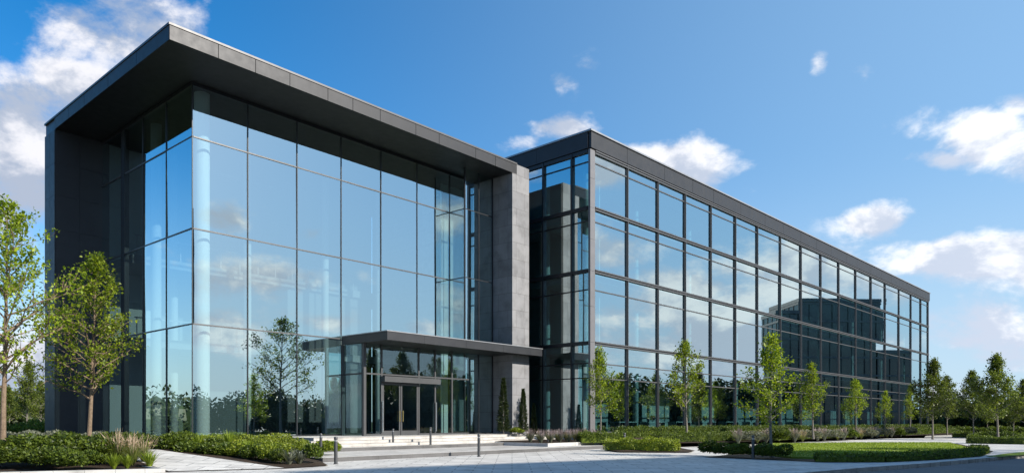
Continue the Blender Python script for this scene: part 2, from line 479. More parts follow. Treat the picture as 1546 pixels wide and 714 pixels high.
def pane(name, parent, m, axis, a0, a1, z0, z1, pos, th=.024, gap=.012, jit=.0):
    """a glass sheet filling a0..a1 by z0..z1 on a plane; axis 'u' lies along local x at y=pos, 'n' along local y at x=pos"""
    mb = MB(); a0 += gap; a1 -= gap; z0 += gap; z1 -= gap
    ca, cz = (a0+a1)/2, (z0+z1)/2; ha, hz_ = (a1-a0)/2, (z1-z0)/2
    mb.box(-ha, ha, -th/2, th/2, -hz_, hz_) if axis == 'u' else mb.box(-th/2, th/2, -ha, ha, -hz_, hz_)
    o = mb.build(name, m, parent, (ca, pos, cz) if axis == 'u' else (pos, ca, cz))
    if jit: o.rotation_euler = (random.gauss(0, jit), 0, random.gauss(0, jit)) if axis == 'u' else (0, random.gauss(0, jit), random.gauss(0, jit))
    return o


JIT = R(.17)
for i in range(6):
    for j, (z0, z1) in enumerate(ROWS):
        if i >= 3 and j == 0: continue
        pane('glass_panel', lobby, M['glass'], 'u', US[i], US[i+1], z0, z1, .013, jit=JIT)
for i in range(4):
    for z0, z1 in ROWS:
        pane('glass_panel', lobby, M['glass'], 'n', NS[i]+(.03 if i == 0 else 0), NS[i+1], z0, z1, .013, jit=JIT)
for z0, z1 in ROWS:   # projecting bay beside the stone pier
    pane('glass_panel', lobby, M['glass'], 'n', -1.3, -.02, z0, z1, 16.08, jit=JIT)
    pane('glass_panel', lobby, M['glass'], 'u', 16.08, 17.3, z0, z1, -1.3, jit=JIT)
    pane('glass_panel', lobby, M['glass'], 'u', 17.3, PIERU, z0, z1, -1.3, jit=JIT)
for u in US[1:]:
    z0 = ZB if u < 8 else (6.1 if u < 16 else ZB)
    MB().box(u-.025, u+.025, -.03, .14, z0, ZTOP-.02).build('mullion', M['black_frame'], lobby)
MB().box(-.035, .0, -.035, .0, ZB, ZTOP-.02).build('mullion', M['black_frame'], lobby)
for n in NS[1:-1]:
    MB().box(-.03, .14, n-.025, n+.025, ZB, ZTOP-.02).build('mullion', M['black_frame'], lobby)
MB().box(-.05, .2, 7.6, 7.95, ZB, ZTOP-.02).build('mullion', M['black_frame'], lobby)
for (u0, u1, n0, n1) in ((16.04, 16.12, -1.345, -1.265), (17.275, 17.325, -1.33, -1.2), (PIERU-.1, PIERU-.002, -1.34, -1.2)):
    MB().box(u0, u1, n0, n1, ZB, ZTOP-.02).build('mullion', M['black_frame'], lobby)
for z in (ZT1, ZT2, ZT3):
    if z > ZT1: MB().box(.03, 16.05, -.028, .1, z-.03, z+.03).build('transom', M['mullion'], lobby)
    else: MB().box(.03, 8.0, -.028, .1, z-.03, z+.03).build('transom', M['mullion'], lobby)
    MB().box(-.028, .1, .03, 10.7, z-.03, z+.03).build('transom', M['mullion'], lobby)
    MB().box(16.13, PIERU-.12, -1.325, -1.25, z-.028, z+.028).build('transom', M['black_frame'], lobby)
    MB().box(16.052, 16.15, -1.26, -.04, z-.026, z+.026).build('transom', M['black_frame'], lobby)
h = MB(); h.box(-.06, 16.03, -.06, .16, ZTOP-.16, ZTOP-.004); h.box(-.061, .16, .161, 10.7, ZTOP-.161, ZTOP-.005)
h.build('head_rail', M['black_frame'], lobby)
h = MB(); h.box(-.05, 8.0, -.05, .16, ZB-.02, ZB+.07); h.box(-.051, .16, .161, 10.7, ZB-.021, ZB+.069)
MB().box(16.14, PIERU-.11, -1.35, -1.2, ZB-.02, ZB+.07).build('base_rail', M['black_frame'], lobby)
h.build('base_rail', M['black_frame'], lobby)

# roof slab, soffit, fascia of separate panels, coping
RU0, RU1, RN0, RN1 = -2.32, 19.0, -2.96, 12.3
h = MB(); h.box(RU0+.06, RU1-.06, RN0+.06, RN1, ZTOP+.05, ZROOF-.1); roof = h.build('roof', M['dark_metal'], lobby)
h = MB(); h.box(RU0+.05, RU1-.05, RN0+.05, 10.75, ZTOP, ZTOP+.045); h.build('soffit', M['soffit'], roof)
h = MB()
def run(a, b, step, seed):
    rr = random.Random(seed); x = a; out = []
    while x < b-.4:
        s = rr.choice(step); e = min(b, x+s)
        if b-e < .7: e = b
        out.append((x, e)); x = e
    return out
for a, b in run(RU0, RU1, (2.9, 2.05, 1.45, 2.4, 1.7), 3): h.box(a+.014, b-.014, RN0, RN0+.05, ZTOP-.004, ZROOF-.11)
for a, b in run(RN0, 10.72, (3.0, 1.6, 3.2, 2.2), 5): h.box(RU0, RU0+.05, a+(.053 if a == RN0 else .014), b-.014, ZTOP-.006, ZROOF-.112)
h.box(RU1-.05, RU1, RN0+.053, RN1, ZTOP-.005, ZROOF-.111)
h.build('fascia', M['fascia'], roof)
h = MB(); h.box(RU0-.03, RU1+.0, RN0-.03, RN0+.2, ZROOF-.09, ZROOF); h.box(RU0-.031, RU0+.2, RN0+.201, RN1, ZROOF-.091, ZROOF-.001)
h.build('coping', M['mullion'], roof)

# left blade wall closing the portal frame
h = MB(); h.box(RU0+.05, 3.0, 10.74, 12.3, ZB-.9, ZTOP+.04); wall_l = h.build('blade_wall', M['dark_metal'], lobby)
h = MB()
zz = [ZB-.9, 2.6, 4.5, 6.2, 8.2, 9.8, 11.6, 13.4, 15.1, ZTOP-.01]
for a, b in zip(zz, zz[1:]):
    h.box(RU0, RU0+.048, 10.74, 11.5, a+.006, b-.006); h.box(RU0, RU0+.048, 11.512, 12.3, a+.006, b-.006)
    for k in range(2): h.box(RU0+.05+k*1.14+.004, RU0+.05+(k+1)*1.14-.004, 10.715, 10.738, a+.006, b-.006)
h.build('cladding', M['blade_clad'], wall_l)

# right stone pier
h = MB(); h.box(PIERU, 20.18, -2.95, 10.9, -.05, ZTOP-.01); h.box(RU1+.004, 20.18, -2.95, 10.9, ZTOP-.009, ZROOF-.08)
pier = h.build('stone_pier', M['pier_stone'], lobby)
MB().box(20.184, 20.21, -2.8, 10.9, -.05, ZROOF-.1).build('reflection_darkener', M['blade_clad'], pier)  # unseen dark panel, added to darken the pier's reflection in the wing glass

# interior
h = MB(); h.box(.2, PIERU-.05, .2, 10.7, ZB-.2, ZB); h.box(8.2, PIERU-.05, -1.69, .199, ZB-.2, ZB-.001); h.build('floor', M['floor'], lobby)
h = MB(); h.box(3.0, 18.56, 10.95, 11.2, ZB, ZTOP-.05); h.build('back_wall', M['inner_wall'], lobby)
h = MB(); h.box(9.5, 15.5, 7.6, 10.9, ZB, ZTOP-.6); h.build('lift_core', M['core_wall'], lobby)
for u, n, w in ((.85, .85, .34), (.95, 6.1, .26), (6.0, 6.1, .22), (11.2, 6.1, .22), (15.4, 6.1, .22), (3.4, 9.6, .22)):
    MB().lathe([(w, ZB), (w, ZTOP-.02)], 24, (u, n)).build('column', M['white'] if n < 1 else M['grey_column'], lobby, smooth=True)
for z in (ZT1, ZT2):
    s = MB(); s.box(.3, PIERU-.1, 7.4, 10.9, z-.45, z); sl = s.build('mezzanine', M['mezz'], lobby)
    s = MB(); s.box(.4, PIERU-.2, 7.42, 7.46, z+1.02, z+1.08)
    for k in range(16): s.box(.5+k*1.15, .54+k*1.15, 7.42, 7.46, z, z+1.02)
    s.build('railing', M['light_metal'], sl)
s = MB(); s.box(.35, 2.98, 10.66, 10.7, ZB, ZTOP-.1); s.build('lightening_panel', M['lightening_panel'], lobby); s = MB(); s.box(16.5, 18.4, 1.2, 1.3, ZB, ZTOP-.3); s.build('lightening_panel', M['lightening_panel'], lobby)  # pale panels added behind the glass so that dark panes read lighter

# vestibule with the doors, below the canopy
V0, VN, ZSOF, ZCAN = 8.2, -1.7, 5.60, 6.03
vest = MB()
for u in (8.32, 9.40, 12.02, 13.26, 14.6):
    vest.box(u-.05, u+.05, VN-.05, VN+.08, ZB, ZSOF-.002)
vest.box(8.06, 8.24, -.05, .2, ZB, ZSOF-.003); vest.box(8.2, 8.269, VN-.06, VN+.1, ZB, ZSOF-.003)
vest.box(8.38, 16.0, VN-.045, VN+.06, 3.98, 4.06)
vest.box(8.38, 9.34, VN-.045, VN+.06, ZB, ZB+.1); vest.box(12.08, 16.0, VN-.045, VN+.06, ZB, ZB+.1)
vest.box(8.17, 8.235, VN+.11, -.06, 3.97, 4.05)
vf = vest.build('vestibule_frame', M['charcoal'], lobby)
for a, b in ((8.38, 9.34), (9.46, 11.96), (12.08, 13.2), (13.32, 14.54), (14.66, 16.0)):
    pane('glass_panel', vf, M['door_glass'], 'u', a, b, 4.06, ZSOF, VN, jit=JIT)
for a, b in ((8.38, 9.34), (12.08, 13.2), (13.32, 14.54), (14.66, 16.0)):
    pane('glass_panel', vf, M['door_glass'], 'u', a, b, ZB+.1, 3.98, VN, jit=JIT)
pane('glass_panel', vf, M['door_glass'], 'n', VN+.1, -.05, ZB+.05, 3.97, 8.2); pane('glass_panel', vf, M['door_glass'], 'n', VN+.1, -.05, 4.05, ZSOF, 8.2)
dh = MB(); dh.box(9.36, 13.4, VN-.35, VN-.055, 3.62, 3.92); dh.build('door_head', M['charcoal'], lobby)
for (a, b, hx) in ((9.46, 10.69, 10.60), (10.73, 11.96, 10.82)):
    d = MB(); d.box(a, a+.09, VN-.03, VN+.03, ZB+.02, 3.6); d.box(b-.09, b, VN-.03, VN+.03, ZB+.02, 3.6)
    d.box(a+.091, b-.091, VN-.029, VN+.029, 3.48, 3.6); d.box(a+.091, b-.091, VN-.029, VN+.029, ZB+.02, ZB+.26)
    dr = d.build('door', M['charcoal'], lobby)
    pane('door_glass', dr, M['door_glass'], 'u', a+.09, b-.09, ZB+.26, 3.48, VN)
    hd = MB(); hd.tube([(hx, VN-.1, 1.5), (hx, VN-.1, 2.1)], [.022, .022], 10); hd.box(hx-.012, hx+.012, VN-.09, VN-.03, 1.55, 1.57); hd.box(hx-.012, hx+.012, VN-.09, VN-.03, 2.03, 2.05)
    hd.build('handle', M['brass'], dr)
for hx in (9.40, 13.26):
    hd = MB(); hd.tube([(hx, VN-.14, .95), (hx, VN-.14, 2.6)], [.028, .028], 10); hd.box(hx-.012, hx+.012, VN-.13, VN-.045, 1.1, 1.12); hd.box(hx-.012, hx+.012, VN-.13, VN-.045, 2.4, 2.42)
    hd.build('handle', M['steel'], vf)

# entrance canopy
c = MB()
c.box(8.10, PIERU-.004, -3.80, -1.37, ZSOF+.02, ZCAN-.02); c.box(8.10, 16.03, -1.369, -.035, ZSOF+.021, ZCAN-.021); c.box(PIERU-.003, 20.36, -3.80, -2.97, ZSOF+.022, ZCAN-.022)
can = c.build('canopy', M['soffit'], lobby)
c = MB()
for a, b in run(8.06, 20.4, (2.5, 3.1, 2.2), 8): c.box(a+.005, b-.005, -3.85, -3.802, ZSOF, ZCAN)
c.box(8.06, 8.098, -3.80, -.04, ZSOF+.001, ZCAN-.001); c.box(20.362, 20.4, -3.80, -2.97, ZSOF+.001, ZCAN-.001)
c.build('canopy_fascia', M['fascia'], can)
c = MB(); c.box(8.03, 20.43, -3.88, -3.70, ZCAN+.004, ZCAN+.05); c.box(8.03, 8.2, -3.699, -.04, ZCAN+.004, ZCAN+.049); c.build('canopy_edge', M['light_metal'], can)

# ------------------------------------------------------------------ wing
WU = math.atan2(.7295, .684)
wing = empty('wing_building', (4.82, 45, 0), WU, 'long four storey glass office wing with grid of metal mullions', 'building')


def WP(t, m, z=0.0): return (4.82+.684*t-.7295*m, 45+.7295*t+.684*m, z)


TS = [.42, 4.02, 7.74, 11.44, 15.33, 19.43, 23.5, 28.2, 32.9, 37.9, 42.9, 48.1, 53.3, 58.5, 64.1, 69.4, 74.1, 77.8]
SS = [.1, 1.4, 3.76, 6.1, 8.6]
FL = [ZB, 6.36, 10.82, 14.7, 18.2]
TR = [[4.2, 5.12], [9.66], [13.9], [17.55]]
WTOP = 19.45; WDEPTH = 20.0; TEND = 78.0


def window(axis, a0, a1, j, pos, rail=M['mullion'], out=-.06):
    z0, z1 = FL[j]+.11, FL[j+1]-.11; cuts = [z0]+TR[j]+[z1]; mb = MB(); fr = MB()
    ca, cz = (a0+a1)/2, (z0+z1)/2; th = .012
    tilt = random.gauss(0, 1)*JIT
    for zl, zh in zip(cuts, cuts[1:]):
        if axis == 'u': mb.box(a0-ca, a1-ca, -th, th, zl+.02-cz, zh-.02-cz)
        else: mb.box(-th, th, a0-ca, a1-ca, zl+.02-cz, zh-.02-cz)
    o = mb.build('window', M['wing_glass'], wing, (ca, pos, cz) if axis == 'u' else (pos, ca, cz))
    o.rotation_euler = (0, 0, tilt)
    for z in TR[j]:
        if axis == 'u': fr.box(a0-ca, a1-ca, out, .05, z-.035-cz, z+.035-cz)
        else: fr.box(out, .05, a0-ca, a1-ca, z-.035-cz, z+.035-cz)
    fr.build('transom', rail, o)
    return o


for i in range(17):
    for j in range(4): window('u', TS[i]+.07, TS[i+1]-.07, j, .05)
for i in range(4):
    for j in range(4): window('n', SS[i]+.06, SS[i+1]-.06, j, .05, M['black_frame'])
for i, t in enumerate(TS[1:]):
    w = .07 if i < 16 else .12
    h = MB(); h.box(t-w, t+w, -.03, .12, ZB-.1, FL[4]+.1); h.box(t-.025, t+.025, -.10, -.031, ZB-.1, FL[4]+.1)
    h.build('mullion', M['mullion'], wing)
for s in SS[1:]:
    h = MB(); h.box(-.12, .1, s-.06, s+.06, ZB-.1, FL[4]+.1); h.build('mullion', M['black_frame'], wing)
h = MB()
zz = [-.05, 2.3, 4.4, 6.4, 8.6, 10.8, 12.75, 14.7, 16.5, 18.3]
for a, b in zip(zz, zz[1:]): h.box(-.07, .42-.0, -.07, .09, a+.006, b-.006)
h.build('corner_post', M['corner_post'], wing)
for k, z in enumerate(FL):
    h = MB(); h.box(.425, TEND, -.10, .13, z-.108, z-.03); h.box(.425, TEND, -.12, .131, z+.03, z+.108); h.box(.425, TEND, -.04, .129, z-.029, z+.029)
    h.build('floor_band', M['mullion'], wing)
    h = MB(); h.box(-.09, .13, .13, 8.6, z-.107, z+.107); h.build('floor_band', M['black_frame'], wing)
# parapet
h = MB()
for a, b in run(-.1, TEND+.15, (3.9, 4.6, 3.2), 4): h.box(a+.014, b-.014, -.16, .05, FL[4]+.14, WTOP-.12)
for a, b in run(.055, 18.0, (4.2, 3.6), 6): h.box(-.16, .05, a+.007, b-.007, FL[4]+.141, WTOP-.121)
par = h.build('parapet', M['fascia'], wing)
h = MB(); h.box(-.22, TEND+.2, -.24, .3, WTOP-.1, WTOP); h.box(-.221, .3, .301, 18.0, WTOP-.101, WTOP-.001); h.build('coping', M['light_metal'], par)
h = MB(); h.box(.06, TEND, .06, WDEPTH, FL[4]+.15, WTOP-.3); h.build('roof', M['dark_metal'], wing)
h = MB(); h.box(.3, TEND, WDEPTH-.3, WDEPTH, ZB-.8, FL[4]); h.box(TEND-.25, TEND, .2, WDEPTH-.31, ZB-.8, FL[4]-.12); h.box(0.01, .3, 8.7, WDEPTH-.31, ZB-.8, FL[4]+.12)
h.build('rear_wall', M['dark_metal'], wing)
for k, z in enumerate(FL[1:]):
    h = MB(); h.box(.35, TEND-.3, .45, WDEPTH-.35, z-.45, z-.02); h.build('ceiling_slab', M['ceiling'], wing)
    l = MB()
    for i in range(17):
        tm = (TS[i]+TS[i+1])/2
        l.box(tm-1.2, tm+1.2, 2.0, 2.25, z-.52, z-.452); l.box(tm-1.2, tm+1.2, 4.6, 4.85, z-.52, z-.452)
    l.build('light_rail', M['light_metal'], wing)
h = MB(); h.box(.3, TEND-.3, .2, WDEPTH-.35, ZB-.3, ZB-.01); h.build('floor', M['floor'], wing)
h = MB(); h.box(6, 74, 8.2, 14, ZB, FL[4]-.5); h.build('core', M['core_wall'], wing)
for j in range(4): MB().box(3.1, 3.2, 1.6 if j else 3.0, 8.1, FL[j]+.01, FL[j+1]-.46).build('partition', M['lightening_panel'], wing)  # pale screens added to lighten the view through the wing's end glass
for j in range(4):
    h = MB(); rr = random.Random(20+j); x = 5.0
    while x < 72:
        w = rr.uniform(1.5, 5); h.box(x, x+w, 5.6, 5.72, FL[j]+.01, FL[j]+2.9); x += w+rr.uniform(2, 6)
    h.build('partition', M['inner_wall'] if j % 2 else M['grey_column'], wing)
for i in range(0, 17, 2):
    for s in ((2.4,) if i else (1.3, 4.6)):
        h = MB()
        for j in range(4): h.lathe([(.2, FL[j]), (.2, FL[j+1]-.46)], 18, (TS[i]+.9, s))
        h.build('column', M['grey_column'], wing, smooth=True)

# desks behind the ground floor glass
def desk(i, t, w, label):
    e = empty('desk', WP(t, 1.75, ZB), WU, label, 'desk', 'white desks inside the wing')
    MB().box(-w/2, w/2, -.4, .4, .70, .745).build('desk_top', M['white'], e)
    for x in (-w/2+.08, w/2-.08):
        MB().box(x-.03, x+.03, -.36, .36, 0, .699).build('leg', M['light_metal'], e)
    MB().box(-.28, .28, -.02, .02, .86, 1.2).box(-.04, .04, -.02, .02, .746, .859).build('monitor', M['black_frame'], e)


ORD = ['first', 'second', 'third', 'fourth', 'fifth', 'sixth', 'seventh', 'eighth', 'ninth', 'tenth', 'eleventh', 'twelfth', 'thirteenth', 'fourteenth', 'fifteenth', 'sixteenth']
for i in range(9):
    desk(i, (TS[i]+TS[i+1])/2+.3, 2.3, f'white desk behind ground floor glass in the {ORD[i]} bay from the wing corner')

# ------------------------------------------------------------------ landing and steps
def lbox(mb, u0, u1, n0, n1, z0, z1): mb.box(u0, u1, n0, n1, z0, z1)


steps = empty('entrance_steps', LP(0, 0, 0), LU, 'broad pale stone steps with two dark risers below the entrance', 'steps')
s = MB(); s.box(4.0, 21.4, -3.55, -.0, -.2, .745); s.box(3.6, 21.6, -3.95, -3.551, -.2, .602); s.box(3.2, 21.9, -4.35, -3.951, -.2, .458)
s.build('riser', M['step_light'], steps)
s = MB(); s.box(4.0, 21.4, -3.57, 0, .746, .752); s.box(3.6, 21.6, -3.97, -3.572, .603, .609); s.box(3.2, 21.9, -4.37, -3.972, .459, .465)
s.build('tread', M['step_top'], steps)
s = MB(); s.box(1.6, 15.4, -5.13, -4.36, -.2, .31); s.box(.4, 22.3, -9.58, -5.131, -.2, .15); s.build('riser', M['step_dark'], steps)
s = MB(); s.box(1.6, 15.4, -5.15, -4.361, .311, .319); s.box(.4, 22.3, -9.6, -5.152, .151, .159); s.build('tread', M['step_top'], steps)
# plinth in front of lobby glass left of the landing
s = MB(); s.box(-2.0, 3.99, -1.2, 10.7, -.2, .70); s.box(-.2, 18.5, .0, .18, -.2, .73); tag(s.build('plinth', M['step_light'], None, LP(0, 0, 0), LU), kind='structure')
s = MB(); s.box(-.3, 78, -.6, .4, -.2, .70); s.box(-.4, 0.3, .41, 9, -.2, .70); tag(s.build('plinth', M['step_light'], None, WP(0, 0, 0), WU), kind='structure')

# ------------------------------------------------------------------ planting beds (ground)
def bed(name, faces, m=M['mulch']):
    b = MB()
    for f in faces: b.poly(f)
    return tag(b.build(name, m), kind='structure')


A, B_, C_, D_ = (-7.24, 23.2, .03), (-12.6, 26.04, .5), (-10.2, 21.7, .03), (-14.2, 25.5, .5)
bed('ramp_path', [[C_, A, B_, D_], [D_, B_, (-16.6, 30.5, .55), (-18.6, 30.2, .55)]], M['paving'])
ctr = (-10.3, 29.2, .42)
ring = [A, (-6.2, 24.6, .03), LP(.3, -9.6, .05), LP(1.5, -5.2, .2), LP(3.1, -4.4, .4), LP(3.9, -1.25, .66), LP(-2.1, -1.25, .62), LP(-3.6, -2.3, .55), B_]
bed('planting_bed', [[ctr, a, b] for a, b in zip(ring, ring[1:]+ring[:1])])
lb = [C_, D_, (-18.6, 30.2, .55), (-22, 36, .5), (-38, 36, .3), (-38, 19, .02), (-12.3, 20.2, .02)]
lc = (-20, 26, .38)
bed('planting_bed', [[lc, a, b] for a, b in zip(lb, lb[1:]+lb[:1])])
strip([(-14.2, 19.6), (-10.15, 21.35), (-11.6, 23.0)], .22, -.05, .13, 'bed_kerb', M['kerb'])
bed('planting_bed', [[WP(-1.5, -4.9, .28), WP(6, -6.0, .22), WP(79, -8.3, .1), WP(79, -.62, .5), WP(-1.5, -.62, .62)]])
bed('planting_bed', [[LP(15.5, -8.1, .3), LP(21.6, -8.1, .3), LP(21.7, -4.4, .4), LP(15.5, -4.4, .4)]])
k = MB(); k.prism([LP(15.38, -8.3)[:2], LP(22.2, -8.3)[:2], LP(22.2, -8.1)[:2], LP(15.38, -8.1)[:2]], .1, .34); k.prism([LP(15.38, -8.09)[:2], LP(15.5, -8.09)[:2], LP(15.5, -4.4)[:2], LP(15.38, -4.4)[:2]], .1, .339)
tag(k.build('bed_kerb', M['kerb']), kind='structure')
bed('planting_bed', [[(4.6, 38.2, .06), (5.2, 35.4, .05), (8.5, 35.0, .05), (9.2, 36.6, .05), (8, 39.5, .3)]])
ISL = [(8.1, 30.7), (10.35, 28.1), (11.5, 26.8), (13.7, 26.8), (16.7, 28.6), (20.3, 31.5), (24.3, 36.8), (30.5, 50), (23.5, 50.0), (16.6, 48), (13.3, 41), (10.7, 34.2)]
bed('planting_bed', [[(x, y, .012) for x, y in ISL]])
LAWN = [(11.3, 29.6), (13.2, 28.2), (16.3, 29.5), (19.8, 32.2), (23.6, 37.2), (29.6, 49.4), (23.6, 49.5), (17.0, 47.3), (13.6, 40.8), (11.2, 34)]
bed('lawn', [[(x, y, .09) for x, y in LAWN]], M['lawn'])
strip(LAWN+[LAWN[0]], .01, .0, .09, 'lawn_edge', M['lawn'])
bed('verge', [[(20.6, 30.75, .016), (23.6, 33.2, .016), (34, 42.2, .016), (33, 42.6, .016), (23.2, 34.2, .016), (20.2, 31.1, .016)]], M['lawn'])
bed('gravel_strip', [[wpt(1395, 66, .05), wpt(1530, 66, .05), wpt(1530, 84, .05), wpt(1400, 84, .05)]], M['gravel'])

# ------------------------------------------------------------------ plants
def tree_meshes(seed, H, spread, cb, nb, leaf, per, lm, bm, r0=None, up=(32, 58), dense=1.0):
    rr = np.random.default_rng(seed); mb = MB(); r0 = r0 or .0105*H+.012
    pts = [(0, 0, 0)]; x = y = 0.0
    for i in range(1, 9):
        x += rr.normal(0, .012*H/8*2); y += rr.normal(0, .012*H/8*2); pts.append((x, y, H*.96*i/8))
    rad = [r0*(1-.93*i/8) for i in range(9)]; rad[0] *= 1.25
    mb.tube(pts, rad, 9); P = np.array(pts)
    tips = []; ga_ = rr.uniform(0, 6.28)
    for i in range(nb):
        f = (i+.5)/nb; h_ = H*(cb+(.97-cb)*f**.92); k = h_/(H*.96)*8; k0 = min(int(k), 7); base = P[k0]+(P[k0+1]-P[k0])*min(k-k0, 1)
        prof = (0.68+.5*math.sin(min(f*3.2, 1.57)))*(1-f)**.98+.06
        L = spread*prof*rr.uniform(.6, 1.25); ga_ += 2.4+rr.normal(0, .35); el = R(rr.uniform(*up))*(0.75+.5*f)
        d = np.array([math.cos(ga_)*math.cos(el), math.sin(ga_)*math.cos(el), math.sin(el)])
        bp = []
        for q in range(5):
            s_ = q/4; p_ = base+d*L*s_+np.array([0, 0, -.10*L*s_*s_])+rr.normal(0, .02*L, 3)*(q > 0); bp.append(p_)
        br = max(.006, r0*.42*(1-f*.75)*(L/spread+.25))
        mb.tube([tuple(a) for a in bp], [br*(1-.8*q/4) for q in range(5)], 5, False)
        nt = max(4, int(9*L/spread*dense+3))
        for q in range(nt):
            s_ = rr.uniform(.22, 1.0) if q else 1.0; kk = min(int(s_*4), 3); p0 = bp[kk]+(bp[kk+1]-bp[kk])*(s_*4-kk)
            td = unit(d*.8+rr.normal(0, .55, 3)+np.array([0, 0, .25])); tl = L*rr.uniform(.16, .34)*(1.15-.5*s_)+.12
            p1 = p0+td*tl; mb.tube([tuple(p0), tuple(p1)], [br*.35+.002, .002], 4, False)
            tips.append((p0, p1, td))
    VV = []
    for p0, p1, td in tips:
        n = max(3, int(per*rr.uniform(.6, 1.3)))
        s_ = rr.uniform(.15, 1.08, n)[:, None]; pos = p0+(p1-p0)*s_+rr.normal(0, leaf*.75, (n, 3))
        D = unit(td*.5+rr.normal(0, .75, (n, 3))+np.array([0, 0, -.15])); N = unit(rr.normal(0, .6, (n, 3))+np.array([0, 0, .9]))
        L = leaf*rr.uniform(.65, 1.25, n)
        VV.append(leaf_quads(pos, D, N, L, L*rr.uniform(.5, .72, n)))
    return mb.mesh('trunk', bm, True), quads_mesh('crown', np.concatenate(VV), lm)


TM = {
    'tall': tree_meshes(1, 8.7, 2.9, .27, 52, .13, 17, M['leaf'], M['bark']),
    'mid': tree_meshes(2, 7.9, 2.7, .25, 50, .13, 17, M['leaf'], M['bark']),
    'row_a': tree_meshes(3, 5.6, 1.45, .24, 36, .13, 13, M['leaf'], M['bark_grey']),
    'row_b': tree_meshes(4, 5.6, 1.7, .26, 38, .13, 13, M['leaf'], M['bark_grey']),
    'row_c': tree_meshes(5, 5.6, 1.35, .24, 34, .13, 12, M['leaf'], M['bark_grey']),
    'far_a': tree_meshes(6, 7.0, 2.0, .22, 50, .17, 20, M['leaf_dark'], M['bark_grey']),
    'far_b': tree_meshes(7, 7.0, 2.2, .24, 50, .17, 20, M['leaf_dark'], M['bark_grey']),
    'big': tree_meshes(8, 13.0, 5.0, .30, 44, .26, 11, M['leaf_dark'], M['bark_grey']),
}
TH = {'tall': 8.7, 'mid': 7.9, 'row_a': 5.6, 'row_b': 5.6, 'row_c': 5.6, 'far_a': 7.0, 'far_b': 7.0, 'big': 13.0}


def tree(name, var, loc, H, rz, label, group=None, sxy=1.0, cat='tree'):
    e = empty(name, loc, rz, label, cat, group); e.rotation_euler = (random.uniform(-.025, .025), random.uniform(-.025, .025), rz); k = H/TH[var]; e.scale = (k*sxy, k*sxy, k)
    link('trunk', TM[var][0], e); link('crown', TM[var][1], e)
    return e


tree('young_tree', 'tall', wpt(3, 24, .15), 8.75, .3, 'tallest young tree with light bark in the bed at the left edge', sxy=.95)
tree('young_tree', 'mid', wpt(134, 27.6, .42), 7.35, 1.1, 'young tree standing before the dark blade wall of the lobby', sxy=1.0)
row = [(906, 43.2, .5, 525, 'row_a', .85, 'slim young tree at the pale corner post of the wing'),
       (1037, 46.5, .4, 515, 'row_b', .95, 'young tree with spread crown before the third wing bay, right of the corner tree'),
       (1166, 30.3, .02, 505, 'row_a', 1.1, 'dark stemmed young tree on the tip of the lawn island'),
       (1228, 50.5, .3, 548, 'row_c', 1.05, 'young tree behind the island tree, before the wing'),
       (1292, 61, .3, 573, 'row_b', .85, 'slender small tree before the wing, two trees right of the island tree'),
       (1335, 69, .3, 590, 'row_a', .95, 'smallest slender tree before the wing, between two others'),
       (1374, 77, .3, 580, 'row_c', .95, 'slender tree before the wing, just left of the fuller end tree')]
for i, (px, Y, z, ty, var, sx, lab) in enumerate(row):
    H = EYE+(HY-ty)*Y/F-z
    tree('young_tree', var, wpt(px, Y, z), H, i*1.7, lab, 'young trees along the wing', sx)
far = [(1408, 62, .0, 542, 'far_a', .95, 'full crowned tree standing before the far end of the wing'),
       (1430, 78, .0, 568, 'far_b', .9, 'tree half hidden behind the full one at the wing end'),
       (1470, 66, .0, 560, 'far_b', .85, 'dark tree between the wing end tree and the tall open tree'),
       (1507, 58, .0, 535, 'far_a', 1.0, 'tall open crowned tree near the right edge against the clouds'),
       (1490, 92, .0, 588, 'far_a', 1.0, 'low bushy tree behind the tall open tree at right'),
       (1548, 64, .0, 573, 'far_b', .9, 'tree cut by the right edge of the view'),
       (1530, 84, .0, 592, 'far_b', 1.1, 'low dark tree between the tall open tree and the cut one')]
for i, (px, Y, z, ty, var, sx, lab) in enumerate(far):
    tree('park_tree', var, wpt(px, Y, z), EYE+(HY-ty)*Y/F-z, i*2.1+.5, lab, 'trees beyond the wing end', sx)
lf = [(40, 62, .2, 545, 'far_a', .75, 'dark conical tree left of the blade wall'), (14, 70, .2, 585, 'far_b', 1.0, 'low bushy tree behind the tallest young tree trunk'),
      (62, 74, .2, 575, 'far_b', .85, 'bushy tree just touching the blade wall edge'), (-20, 66, .2, 560, 'far_b', 1.0, 'bushy tree beyond the left edge of the view')]
for i, (px, Y, z, ty, var, sx, lab) in enumerate(lf):
    tree('park_tree', var, wpt(px, Y, z), EYE+(HY-ty)*Y/F-z, i*1.3, lab, 'trees behind the left bed', sx)
# trees across the street (seen mirrored in the glass)
mir = [(38.6, 27.4, 13.5, 'big', 1.0, 'large tree across the street mirrored in the lobby glass'), (47, 35, 10.5, 'far_a', 1.0, 'conical tree across the street mirrored beside the large one'),
       (56, 39, 11.0, 'far_b', .8, 'tree across the street mirrored above the canopy'), (66, 44, 11.5, 'big', .8, 'farther broad tree across the street mirrored above the canopy'),
       (36, 33.0, 7.0, 'far_a', .7, 'thin tree across the street mirrored near the lobby corner')]
for i, (x, y, H, var, sx, lab) in enumerate(mir):
    tree('street_tree', var, (x, y, -.1), H, i*1.9, lab, 'trees across the street', sx)


